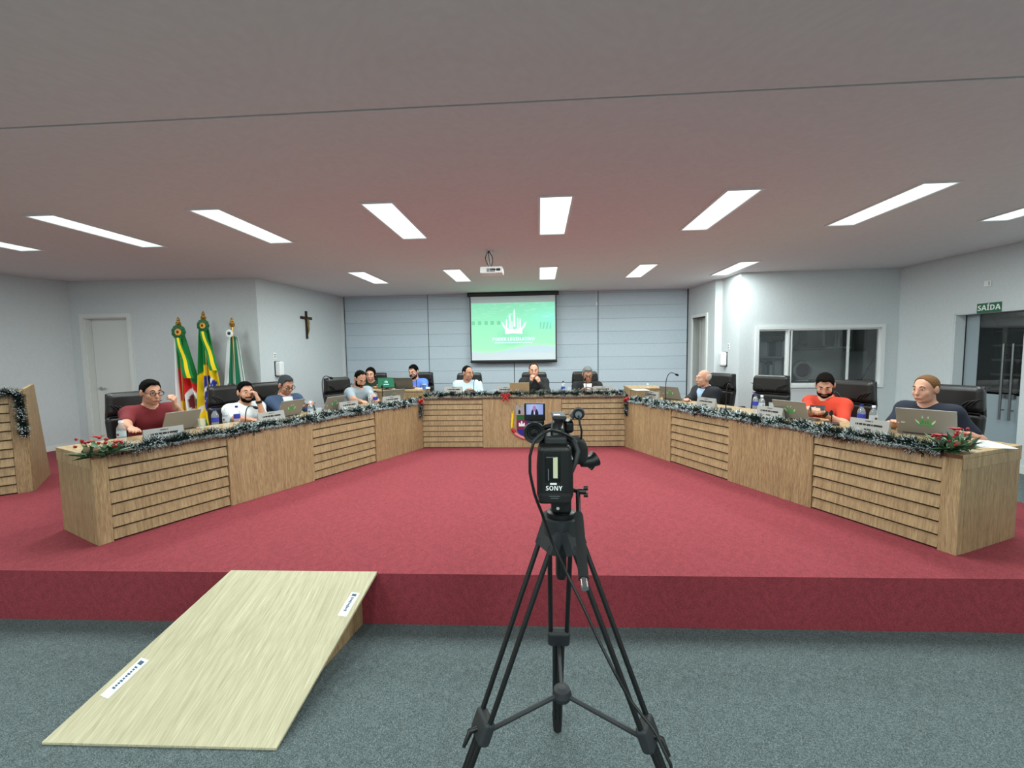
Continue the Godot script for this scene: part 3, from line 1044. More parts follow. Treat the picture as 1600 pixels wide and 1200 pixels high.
func desks() -> void:
	var L1 := DL.distance_to(DCL)
	var c := [0.0, along(176, 844.5, DL, DCL), along(357, 789.5, DL, DCL), along(487, 750, DL, DCL), along(582, 721, DL, DCL), L1]
	var o := desk("council_desk", "oak wing desk with louvred fronts on the side of the flags", DL, DCL, WING_H, 0.73, [[c[0], c[1], "p"], [c[1], c[2], "s"], [c[2], c[3], "p"], [c[3], c[4], "s"], [c[4], c[5], "p", 1]], 7, true, true)
	var L2 := DCL.distance_to(DCR)
	var s := L2 / (977.0 - 661.0)
	desk("council_desk", "middle oak desk with a coat of arms under the screen", DCL, DCR, MID_H, 0.68, [[0.0, (756 - 661) * s, "s"], [(756 - 661) * s, (879 - 661) * s, "p"], [(879 - 661) * s, L2, "s"]], 9, true, true)
	var L3 := DCR.distance_to(DR)
	c = [0.0, along(1053, 720.6, DCR, DR), along(1142, 750, DCR, DR), along(1271, 793, DCR, DR), along(1469, 857, DCR, DR), L3]
	desk("council_desk", "oak wing desk with louvred fronts on the side of the window", DCR, DR, WING_H, 0.80, [[c[0], c[1], "p"], [c[1], c[2], "s"], [c[2], c[3], "p", 1], [c[3], c[4], "s"], [c[4], c[5], "p"]], 7, true, true)
	crest(o)
	# low side tables at both ends of the middle desk
	for q in [[-3.02, -1.98, -7.22, 609.5, 640.0, "pale wooden side table with laptops behind the flag side wing"], [1.49, 2.02, -7.25, 606.0, 996.0, "small pale wooden side table at the window side of the middle desk"]]:
		var top := gz(q[4], q[3], q[2]).y
		var t := thing("side_table", q[5], "table", Vector3((q[0] + q[1]) * 0.5, STAGE, q[2]))
		var w: float = q[1] - q[0]
		var h := top - STAGE
		var mb := MB.new()
		mb.rbox(Vector3(0, h - 0.015, -0.27), Vector3(w, 0.03, 0.56), 0.004)
		part("tabletop", mb, M.wood, t)
		mb = MB.new()
		mb.box(Vector3(0, h - 0.12, -0.02), Vector3(w - 0.04, 0.18, 0.02))
		part("modesty_board", mb, M.wood, t)
		for x in [-1, 1]:
			mb = MB.new()
			mb.box(Vector3(x * (w * 0.5 - 0.02), (h - 0.03) * 0.5, -0.27), Vector3(0.03, h - 0.03, 0.5))
			part("leg_panel", mb, M.wood_b, t)

func crest(_o: Node3D) -> void:
	var p := gp(823, 660, DCL + Vector3(0, 0, 0.006), wall_frame(DCL, DCR).basis.z)
	var t := thing("coat_of_arms", "coloured coat of arms with ribbon on the middle desk front", "emblem", p, wall_frame(DCL, DCR).basis.get_euler().y)
	var mk := func(pts: Array) -> PackedVector2Array:
		var r := PackedVector2Array()
		for q in pts: r.append(Vector2(q[0], q[1]))
		return r
	var m := {"g": mat("arms_green", Color(0.1, 0.36, 0.17), 0.5), "p": mat("arms_purple", Color(0.45, 0.06, 0.27), 0.5), "b": mat("arms_blue", Color(0.14, 0.1, 0.5), 0.5), "w": M.white, "s": mat("arms_silver", Color(0.6, 0.6, 0.6), 0.4), "y": M.yellow, "r": mat("arms_red", Color(0.7, 0.1, 0.12), 0.5), "k": M.ink, "pk": mat("arms_pink", Color(0.86, 0.5, 0.5), 0.5)}
	var add := func(called: String, poly: PackedVector2Array, z: float, k: String) -> void:
		var mb := MB.new()
		mb.prism(poly, 0.0, z)
		part(called, mb, m[k], t)
	# shield fields
	add.call("shield_field", mk.call([[-0.155, 0.04], [0.155, 0.04], [0.155, 0.115], [-0.155, 0.115]]), 0.008, "g")
	add.call("shield_field", mk.call([[-0.155, -0.11], [0.0, -0.11], [0.0, 0.04], [-0.155, 0.04]]), 0.008, "p")
	add.call("shield_field", mk.call([[0.0, -0.11], [0.155, -0.11], [0.155, 0.04], [0.0, 0.04]]), 0.008, "b")
	var low := PackedVector2Array([Vector2(-0.155, -0.11)])
	for k in 13:
		var a := PI + PI * k / 12.0
		low.append(Vector2(cos(a) * 0.155, -0.11 + sin(a) * 0.11))
	add.call("shield_field", low, 0.008, "b")
	add.call("castle", mk.call([[-0.125, -0.06], [-0.03, -0.06], [-0.03, -0.005], [-0.05, -0.005], [-0.05, -0.02], [-0.068, -0.02], [-0.068, 0.02], [-0.09, 0.02], [-0.09, -0.02], [-0.105, -0.02], [-0.105, -0.005], [-0.125, -0.005]]), 0.012, "w")
	add.call("white_charge", mk.call([[-0.04, -0.2], [0.01, -0.21], [0.005, -0.12], [-0.02, -0.1]]), 0.012, "w")
	# mural crown
	var cr := [[-0.17, 0.12], [0.17, 0.12], [0.18, 0.24]]
	for k in 5:
		var x := 0.18 - k * 0.075
		cr.append([x, 0.275]); cr.append([x - 0.045, 0.275]); cr.append([x - 0.045, 0.24])
		if k < 4: cr.append([x - 0.075, 0.24])
	cr.append([-0.17, 0.24])
	add.call("mural_crown", mk.call(cr), 0.014, "s")
	for k in 4: add.call("gate", mk.call([[-0.13 + k * 0.075, 0.135], [-0.095 + k * 0.075, 0.135], [-0.095 + k * 0.075, 0.185], [-0.1125 + k * 0.075, 0.205], [-0.13 + k * 0.075, 0.185]]), 0.017, "k" if k != 1 else "pk")
	# wheat and ribbon
	for s in [-1.0, 1.0]:
		var mb := MB.new()
		for k in 4:
			var pts := []
			for j in 7: pts.append(Vector3(s * (0.215 + 0.02 * sin(j * 0.6 + k) + k * 0.008), -0.09 + j * 0.045, 0.01))
			mb.tube(pts, [0.004, 0.009, 0.013, 0.014, 0.012, 0.008, 0.003], 6)
		part("wheat_ear", mb, m.y, t)
		mb = MB.new()
		mb.tube([Vector3(s * 0.235, -0.10, 0.008), Vector3(s * 0.205, -0.13, 0.014), Vector3(s * 0.19, -0.16, 0.012)], [0.02, 0.034, 0.02], 8)
		part("ribbon_fold", mb, m.r, t)
		mb = MB.new()
		var rp := []
		for j in 8: rp.append(Vector3(s * (0.195 - j * 0.0275), -0.165 - 0.085 * sin(j / 7.0 * PI * 0.5), 0.01))
		mb.tube(rp, 0.022, 8)
		part("ribbon", mb, m.pk, t)

func lectern() -> void:
	var br := gy(80.5, 739.5, STAGE)
	var fr := gy(54.5, 767.5, STAGE)
	var sd := (fr - br).normalized()
	# local +z = front (from back corner to front corner of the visible side), +x = that side
	var t := thing("speech_lectern", "tall oak lectern with louvred front beside the left wall", "lectern", Vector3(fr.x, STAGE, fr.z), rot_to(sd))
	var x_right := t.basis.x
	var fl := 1.0 if x_right.dot(Vector3(1, 0, 0)) > 0 else -1.0
	var W := 0.95
	var D := 0.92
	var H := 1.17
	var mb := MB.new()
	# side panel with a sloping top
	for k in 2:
		mb = MB.new()
		var x := -fl * (0.014 + k * (W - 0.028))
		mb.xf = Transform3D(Basis(Vector3.UP, PI / 2), Vector3(x, 0, 0))
		mb.prism(PackedVector2Array([Vector2(0.02, 0), Vector2(D, 0), Vector2(0.46, H + 0.03), Vector2(0.02, H + 0.0)]), -0.014, 0.014)
		part("side_panel", mb, M.wood_b, t)
	mb = MB.new()
	mb.rbox(Vector3(-fl * 0.07, (H - 0.06) * 0.5, -0.012), Vector3(0.12, H - 0.06, 0.03), 0.003)
	part("corner_post", mb, M.wood_b, t)
	mb = MB.new()
	mb.rbox(Vector3(-fl * (W - 0.07), (H - 0.06) * 0.5, -0.012), Vector3(0.12, H - 0.06, 0.03), 0.003)
	part("corner_post", mb, M.wood_b, t)
	mb = MB.new()
	mb.box(Vector3(-fl * W * 0.5, (H - 0.06) * 0.5, -0.095), Vector3(W - 0.06, H - 0.06, 0.015))
	part("carcass_board", mb, M.wood_b, t)
	var rows := 11
	var sh := (H - 0.07) / rows
	mb = MB.new()
	mb.xf = Transform3D(Basis(Vector3.RIGHT, -0.16), Vector3.ZERO)
	mb.box(Vector3(0, sh * 0.5, 0), Vector3(W - 0.265, sh * 0.86, 0.02))
	var m := mb.mesh()
	for k in rows:
		var s := part("slat", m, M.wood if k % 2 else M.wood_b, t)
		s.position = Vector3(-fl * W * 0.5, k * sh + sh * 0.06, -0.012)
	mb = MB.new()
	mb.rbox(Vector3(-fl * W * 0.5, H - 0.045, -0.25), Vector3(W - 0.06, 0.025, 0.5), 0.004)
	part("reading_top", mb, M.wood, t)
	# garland over its top and down the corner post
	var g := thing("tinsel_garland", "snowy dark green tinsel garland hanging on the lectern", "garland", t.position)
	g.rotation = t.rotation
	var pts := []
	for k in 9: pts.append(Vector3(-fl * (W - 0.05 - k * (W - 0.1) / 8.0), H - 0.035 + 0.01 * sin(k * 2.1), 0.02))
	pts.append(Vector3(-fl * 0.045, H - 0.09, 0.03))
	for k in 6: pts.append(Vector3(-fl * (0.05 - k * 0.004), H - 0.15 - k * 0.075, 0.028))
	tinsel(g, pts, 0.064, 4200, 77)

# ---------------------------------------------------------------- tinsel
func tinsel(g: Node3D, pts: Array, rad: float, per_m: float, sd: int, squash := 1.0) -> void:
	var r := RandomNumberGenerator.new()
	r.seed = sd
	var mb := MB.new()
	mb.tube(pts, 0.012, 6)
	part("core_wire", mb, mat("tinsel_core", Color(0.12, 0.22, 0.19), 0.8), g)
	mb = MB.new()
	var dark := [lin(Color(0.05, 0.11, 0.10)), lin(Color(0.07, 0.16, 0.13)), lin(Color(0.06, 0.09, 0.14)), lin(Color(0.12, 0.22, 0.19))]
	var pale := [lin(Color(0.92, 0.95, 0.95)), lin(Color(0.84, 0.90, 0.91))]
	var clump := FastNoiseLite.new()
	clump.seed = sd; clump.frequency = 9.0
	for k in pts.size() - 1:
		var a: Vector3 = pts[k]
		var b: Vector3 = pts[k + 1]
		var d := (b - a).normalized()
		var s := d.cross(Vector3.UP if absf(d.y) < 0.9 else Vector3.RIGHT).normalized()
		var u := s.cross(d)
		var cnt := int(per_m * a.distance_to(b))
		for j in cnt:
			var p := a.lerp(b, r.randf())
			var an := r.randf() * TAU
			var dir := (s * cos(an) + u * sin(an) * squash + d * r.randf_range(-0.6, 0.6)).normalized()
			var ln := rad * r.randf_range(0.65, 1.25)
			var wd := dir.cross(d).normalized() * r.randf_range(0.0018, 0.0036)
			var q := p + dir * ln
			var mid := p + dir * ln * 0.74
			var tip_pale := clump.get_noise_3dv(q) + r.randf_range(-0.35, 0.35) > 0.07
			mb.col = dark[r.randi() % 4]
			mb.quad(p - wd, p + wd, mid + wd, mid - wd)
			mb.col = pale[r.randi() % 2] if tip_pale else dark[r.randi() % 4]
			mb.quad(mid - wd, mid + wd, q + wd * 0.6, q - wd * 0.6)
	var o := part("tinsel", mb, M.tinsel, g, "dark green tinsel strands with white tips")
	o.set_meta("kind", "stuff")

func garlands() -> void:
	var sets := [[DL, DCL, TOP_Y, 0.05, 0.0, "snowy tinsel garland along the front edge of the flag side wing desk", 3200],
		[DCL, DCR, MID_Y, 0.0, 0.0, "snowy tinsel garland along the front edge of the middle desk", 3200],
		[DCR, DR, TOP_Y, 0.0, 0.06, "snowy tinsel garland along the front edge of the window side wing desk", 3200]]
	var sd := 100
	for q in sets:
		var a := Vector3(q[0].x, q[2], q[0].z)
		var b := Vector3(q[1].x, q[2], q[1].z)
		var g := thing("tinsel_garland", q[5], "garland", a)
		var t := wall_frame(a, b)
		g.transform = t
		var L := a.distance_to(b)
		var n := int(L / 0.07)
		var pts := []
		for k in n + 1:
			var x := lerpf(q[3] + 0.03, L - q[4] - 0.03, float(k) / n)
			var tall: bool = q[2] > TOP_Y + 0.01
			pts.append(Vector3(x, (0.046 if tall else 0.012) + 0.010 * sin(k * 1.7 + sd), (-0.03 if tall else -0.022) + 0.018 * sin(k * 0.55 + sd) + 0.012 * sin(k * 1.9)))
		tinsel(g, pts, 0.068, q[6], sd)
		# second strand slung over the edge
		pts = []
		for k in n + 1:
			var x := lerpf(q[3] + 0.05, L - q[4] - 0.05, float(k) / n)
			pts.append(Vector3(x, -0.002 + 0.006 * sin(k * 0.8 + sd), 0.028 + 0.006 * sin(k * 1.1)))
		var r := RandomNumberGenerator.new()
		r.seed = sd + 5
		var mb := MB.new()
		for k in n:
			for j in 90:
				var p: Vector3 = pts[k].lerp(pts[k + 1], r.randf())
				var an := r.randf() * TAU
				var dir := Vector3(r.randf_range(-0.5, 0.5), sin(an), cos(an)).normalized()
				var wd := dir.cross(Vector3.RIGHT).normalized() * 0.0016
				var e := p + dir * r.randf_range(0.012, 0.026)
				mb.col = lin(Color(0.88, 0.93, 0.94)) if r.randf() < 0.6 else lin(Color(0.10, 0.17, 0.16))
				mb.quad(p - wd, p + wd, e + wd, e - wd)
		part("white_fringe", mb, M.tinsel, g, "white frosted fringe").set_meta("kind", "stuff")
		sd += 17
	# short tails hanging at the middle desk's corners, each with a red bauble cluster
	for q in [[DCL, 1.0, "flag side"], [DCR, -1.0, "window side"]]:
		var p := Vector3(q[0].x + q[1] * 0.0, MID_Y, q[0].z + 0.05)
		var g := thing("tinsel_garland", "short tinsel tail hanging from the middle desk's corner on the %s" % q[2], "garland", p)
		var pts := []
		for k in 6: pts.append(Vector3(q[1] * (0.01 - 0.004 * k), -0.05 - k * 0.05, 0.012 + 0.004 * sin(k)))
		tinsel(g, pts, 0.045, 3200, 300 + int(q[1] * 10))
		var bz := thing("bauble_cluster", "red baubles with green sprig at the middle desk's %s corner" % q[2], "ornament", p)
		for k in 4:
			var mb := MB.new()
			mb.ball(Vector3(q[1] * 0.005 + 0.03 * cos(k * 1.8), -0.02 - 0.018 * k, 0.06 + 0.014 * sin(k * 2.0)), Vector3.ONE * (0.027 if k < 2 else 0.02), 12)
			part("bauble", mb, M.red_berry, bz)
		var mb2 := MB.new()
		for k in 7: leaf_shape(mb2, Vector3(0, 0.0, 0.03), Vector3(cos(k * 0.9), 0.5 + 0.5 * sin(k * 1.7), 0.4 + 0.3 * sin(k)).normalized(), 0.07, 0.018)
		part("sprig", mb2, M.leaf, bz)
	# red bow in the middle
	var mid := gp(790, 606, DCL + Vector3(0, 0, 0.02), wall_frame(DCL, DCR).basis.z)
	var bow := thing("ribbon_bow", "red and gold Christmas bow in the middle of the garland", "bow", Vector3(mid.x, MID_Y + 0.03, mid.z + 0.04))
	bow.scale = Vector3.ONE * 0.75
	var mb3 := MB.new()
	for s in [-1.0, 1.0]:
		mb3.tube([Vector3(0, 0, 0), Vector3(s * 0.06, 0.035, 0.01), Vector3(s * 0.1, 0.02, 0.012), Vector3(s * 0.06, -0.012, 0.01), Vector3(0, 0, 0)], [0.012, 0.018, 0.02, 0.018, 0.012], 8)
		mb3.tube([Vector3(0, 0, 0), Vector3(s * 0.03, -0.06, 0.02), Vector3(s * 0.055, -0.115, 0.03)], [0.012, 0.02, 0.022], 8)
	part("loops", mb3, M.red_cloth, bow)
	mb3 = MB.new()
	for k in 9: leaf_shape(mb3, Vector3.ZERO, Vector3(cos(k * 0.7), 0.9 * absf(sin(k * 0.7)) + 0.2, 0.3).normalized(), 0.08, 0.014)
	part("gold_sprig", mb3, mat("gold_leaf", Color(0.75, 0.55, 0.25), 0.4, 0.5), bow)
	# poinsettia arrangements at the free ends of the wings
	for q in [[158, 716, "flag side"], [1490, 706, "window side"]]:
		var p := gy(q[0], q[1], TOP_Y)
		var t := thing("poinsettia_cluster", "red berry and frosted leaf arrangement at the %s wing's end" % q[2], "flowers", p)
		t.scale = Vector3.ONE * 1.3
		var r := RandomNumberGenerator.new()
		r.seed = q[0]
		var lv := MB.new()
		var lp := MB.new()
		for k in 84:
			var d := Vector3(r.randf_range(-1, 1), r.randf_range(0.0, 0.9), r.randf_range(-1, 1)).normalized()
			leaf_shape(lv if k % 2 else lp, Vector3(r.randf_range(-0.06, 0.06), 0.015, r.randf_range(-0.05, 0.05)), d, r.randf_range(0.07, 0.13), r.randf_range(0.012, 0.026))
		part("leaves", lv, M.leaf, t)
		part("frosted_leaves", lp, M.leaf_pale, t)
		for k in 14:
			var mb := MB.new()
			mb.ball(Vector3(r.randf_range(-0.1, 0.1), r.randf_range(0.05, 0.13), r.randf_range(-0.07, 0.07)), Vector3.ONE * r.randf_range(0.007, 0.010), 10)
			part("berry", mb, M.red_berry, t)
		for k in 3:
			var mb := MB.new()
			var c := Vector3((k - 1) * 0.085, 0.085 + 0.035 * (k % 2), r.randf_range(-0.03, 0.03))
			for j in 6:
				var a := TAU * j / 6.0
				leaf_shape(mb, c, Vector3(cos(a), 0.5, sin(a)).normalized(), 0.042, 0.016)
			part("red_flower", mb, M.red_cloth, t)
		for k in 2:
			var mb := MB.new()
			mb.lathe([Vector2(0, -0.016), Vector2(0.013, -0.009), Vector2(0.016, 0.004), Vector2(0.009, 0.014), Vector2(0, 0.018)], 8, Vector3(-0.03 + 0.06 * k, 0.06, 0.05))
			part("pine_cone", mb, mat("cone", Color(0.55, 0.42, 0.32), 0.8), t)

func leaf_shape(mb: MB, at: Vector3, d: Vector3, ln: float, w: float) -> void:
	var s := d.cross(Vector3.UP).normalized()
	if s.length() < 0.1: s = Vector3.RIGHT
	var u := s.cross(d)
	var m1 := at + d * ln * 0.4 + s * w + u * w * 0.4
	var m2 := at + d * ln * 0.4 - s * w + u * w * 0.4
	var e := at + d * ln - u * w * 0.3
	var k := at + d * ln * 0.45
	mb.tri3(at, m1, k); mb.tri3(m1, e, k); mb.tri3(at, k, m2); mb.tri3(k, e, m2)

# ---------------------------------------------------------------- screen, projector
func screen_projector() -> void:
	var wf := wall_frame(WD, WF)
	var nrm := wf.basis.z
	var pl := WD + nrm * 0.16
	var tl := gp(733.5, 463, pl, nrm)
	var br := gp(870, 564, pl, nrm)
	var c := (tl + br) * 0.5
	var t := thing("projection_screen", "hanging white projection screen showing a green slide", "screen", Vector3(c.x, br.y, c.z), wf.basis.get_euler().y)
	var w := Vector2(tl.x, tl.z).distance_to(Vector2(br.x, br.z))
	var h := tl.y - br.y
	var mb := MB.new()
	mb.rbox(Vector3(0, CEIL - br.y - 0.045, 0), Vector3(w + 0.1, 0.085, 0.09), 0.02)
	part("housing", mb, M.black, t)
	mb = MB.new()
	mb.box(Vector3(0, h * 0.5, -0.004), Vector3(w, h + 0.05, 0.003))
	part("border", mb, M.black, t)
	mb = MB.new()
	mb.box(Vector3(0, h * 0.5 + 0.02, 0), Vector3(w - 0.05, h - 0.03, 0.003))
	part("fabric", mb, mat("screen_fabric", Color(0.84, 0.87, 0.89), 0.7), t)
	mb = MB.new()
	mb.tube([Vector3(-w * 0.5 - 0.01, 0.0, 0), Vector3(w * 0.5 + 0.01, 0.0, 0)], 0.014, 10)
	part("weight_bar", mb, M.black, t)
	# projected slide
	var y1 := h * (564.0 - 474.0) / 101.0
	var y0 := h * (564.0 - 550.0) / 101.0
	var n := FastNoiseLite.new()
	n.seed = 3; n.frequency = 0.02
	var slide := tex_from(256, 160, func(x: int, y: int) -> Color:
		var u := x / 255.0
		var v := y / 159.0
		var col := Color(0.58, 0.92, 0.76).lerp(Color(0.66, 0.93, 0.74), v)
		col = col.lerp(Color(0.58, 0.99, 0.90), clampf((u - 0.55) * 2.0, 0, 1) * clampf(1.0 - absf(v - 0.3) * 3.0, 0, 1))
		col = col.lerp(Color(0.54, 0.82, 0.70), clampf(1.0 - Vector2((u - 0.5) * 1.6, (v - 0.72) * 1.6).length() * 2.2, 0, 0.55))
		if v < 0.3 and n.get_noise_2d(x * 1.2, y * 9.0) > 0.28: col = col.lerp(Color.WHITE, 0.3)
		if v > 0.36 and v < 0.44 and fmod(u * 13.0, 1.0) < 0.5 and u < 0.36: col = col.lerp(Color(0.25, 0.55, 0.42), 0.3)
		if v > 0.40 and v < 0.54 and fmod(u * 24.0 + v * 3.0, 1.0) < 0.55 and u > 0.82 and u < 0.96: col = col.lerp(Color(0.3, 0.6, 0.5), 0.28)
		var wave := 0.93 + 0.07 * sin(u * 5.2 + 0.6)
		if v > wave: col = Color(0.76, 0.83, 0.86)
		elif v > wave - 0.05: col = col.lerp(Color(0.70, 1.0, 0.74), 0.75)
		return col)
	var sm := mat("slide", Color(0.75, 0.78, 0.78), 0.7)
	sm.albedo_texture = slide
	sm.emission_enabled = true; sm.emission_texture = slide; sm.emission_operator = BaseMaterial3D.EMISSION_OP_MULTIPLY
	sm.emission = Color.WHITE; sm.emission_energy_multiplier = 0.62
	mb = MB.new()
	mb.quad(Vector3(-w * 0.5 + 0.035, y0, 0.003), Vector3(w * 0.5 - 0.035, y0, 0.003), Vector3(w * 0.5 - 0.035, y1, 0.003), Vector3(-w * 0.5 + 0.035, y1, 0.003))
	var sl := part("projected_slide", mb, sm, t, "green projected slide")
	var wm := mat("slide_white", Color(0.85, 0.95, 0.95), 0.7)
	wm.emission_enabled = true; wm.emission = Color(0.85, 1.0, 0.97); wm.emission_energy_multiplier = 0.55
	# emblem: skyline above an open book between two leaves
	mb = MB.new()
	var u := w / 136.0
	var cx := 1.5 * u
	var cy := h * (564.0 - 507.0) / 101.0
	for q in [[-6.5, -2, 3.0, 19], [0.8, 0, 3.0, 25], [-11.5, -4, 2.6, 13], [6, -2, 2.6, 13], [9.8, -4, 2.4, 14], [-3, -4, 1.8, 10]]:
		mb.prism(PackedVector2Array([Vector2(cx + (q[0] - q[2] * 0.5) * u, cy + (q[1] - 4) * u), Vector2(cx + (q[0] + q[2] * 0.5) * u, cy + (q[1] - 4) * u), Vector2(cx + (q[0] + q[2] * 0.4) * u, cy + (q[1] + q[3] * 0.75) * u), Vector2(cx + q[0] * u, cy + (q[1] + q[3]) * u), Vector2(cx + (q[0] - q[2] * 0.4) * u, cy + (q[1] + q[3] * 0.75) * u)]), 0.004, 0.006)
	mb.prism(PackedVector2Array([Vector2(cx - 14 * u, cy - 15 * u), Vector2(cx, cy - 14 * u), Vector2(cx + 13 * u, cy - 15 * u), Vector2(cx + 13 * u, cy - 5 * u), Vector2(cx, cy - 8 * u), Vector2(cx - 14 * u, cy - 5 * u)]), 0.004, 0.006)
	for s in [-1.0, 1.0]:
		mb.prism(PackedVector2Array([Vector2(cx + s * 13 * u, cy - 9 * u), Vector2(cx + s * 17.5 * u, cy - 3 * u), Vector2(cx + s * 19.5 * u, cy + 5 * u), Vector2(cx + s * 16 * u, cy + 1 * u), Vector2(cx + s * 13 * u, cy - 5 * u)]), 0.004, 0.006)
	part("emblem", mb, wm, sl)
	text("PODER LEGISLATIVO", 6.4 * u * 1.08, wm, sl, Vector3(cx - 1 * u, h * (564.0 - 529.5) / 101.0, 0.005))
	mb = MB.new()
	for k in 22: mb.box(Vector3(cx + (-30 + k * 2.75) * u, h * (564.0 - 535.0) / 101.0, 0.005), Vector3(1.9 * u, 1.0 * u, 0.001))
	part("small_print", mb, wm, sl)
	var al := AreaLight3D.new()
	al.name = "screen_light"
	al.area_size = Vector2(w * 0.9, (y1 - y0) * 0.9)
	al.light_energy = 0.22
	al.light_color = Color(0.55, 1.0, 0.78)
	al.shadow_enabled = true
	al.area_range = 20.0
	t.add_child(al)
	al.position = Vector3(0, (y0 + y1) * 0.5, 0.012)
	al.rotation = Vector3(0, PI, 0)
	# projector
	var pc := gy(764, 392, CEIL)
	var p := thing("projector", "white projector hanging from the ceiling with looped cables", "projector", Vector3(pc.x, CEIL, pc.z - 0.05))
	mb = MB.new()
	var by := -(CEIL - gz(768, 424, pc.z - 0.05).y)
	mb.rbox(Vector3(0.03, by, 0), Vector3(0.28, 0.085, 0.23), 0.015, 0)
	part("body", mb, M.white, p)
	mb = MB.new()
	mb.xf = Transform3D(Basis(Vector3.RIGHT, -PI / 2), Vector3(0.1, by, -0.11))
	mb.lathe([Vector2(0.035, 0), Vector2(0.035, 0.03), Vector2(0.028, 0.03), Vector2(0.02, 0.01), Vector2(0, 0.01)], 16)
	part("lens", mb, M.black_gloss, p)
	mb = MB.new()
	for k in 6: mb.box(Vector3(-0.02 + 0.018 * k, by - 0.005, 0.1155), Vector3(0.01, 0.045, 0.002))
	part("vent", mb, M.dark_grey, p)
	mb = MB.new()
	mb.box(Vector3(0.12, by, 0.1155), Vector3(0.05, 0.03, 0.002))
	part("socket_panel", mb, M.black, p)
	mb = MB.new()
	mb.lathe([Vector2(0, 0), Vector2(0.05, 0), Vector2(0.05, -0.012), Vector2(0.014, -0.03), Vector2(0.014, by + 0.06), Vector2(0.05, by + 0.043), Vector2(0, by + 0.043)], 14)
	part("ceiling_mount", mb, M.white_metal, p)
	for s in 3:
		mb = MB.new()
		var pts := []
		for k in 9:
			var f := k / 8.0
			pts.append(Vector3(-0.005 + (s - 1) * 0.045 * sin(f * PI) + 0.02 * f, lerpf(-0.005, by + 0.03, f), 0.05 + 0.05 * sin(f * PI)))
		pts.append(Vector3(0.02 + s * 0.03, by, 0.135)); pts.append(Vector3(0.03 + s * 0.03, by, 0.117))
		mb.tube(pts, 0.005, 6)
		part("cable", mb, M.black, p)

# ---------------------------------------------------------------- flags
func flag_cloth(wt: float, wb: float, y_top: float, y_bot: float, lean: float, ph: float, fn: Callable) -> MB:
	var mb := MB.new()
	var nu := 44
	var nv := 64
	var P := func(i: int, j: int) -> Vector3:
		var u := float(i) / nu
		var v := float(j) / nv
		var w := lerpf(wt, wb, pow(maxf(v, 0.0), 0.75))
		var f := 0.022 + 0.045 * v
		return Vector3((u - 0.5) * w + lean * v + 0.006 * sin(v * 6 + u * 3), lerpf(y_top, y_bot, v) - 0.03 * sin(u * PI) * v, f * sin(u * 17.0 + ph + v * 0.8) + 0.4 * f * sin(u * 31.0 + ph))
	for j in nv + 1:
		for i in nu + 1:
			var p: Vector3 = P.call(i, j)
			var du: Vector3 = P.call(i + 1, j) - P.call(i - 1, j)
			var dv: Vector3 = P.call(i, j + 1) - P.call(i, j - 1)
			mb.col = lin(fn.call(float(i) / nu, float(j) / nv))
			mb.vert(p, du.cross(-dv).normalized())
	for j in nv:
		for i in nu:
			var a := j * (nu + 1) + i
			mb.tri(a, a + 1, a + nu + 1); mb.tri(a + 1, a + nu + 2, a + nu + 1)
	return mb

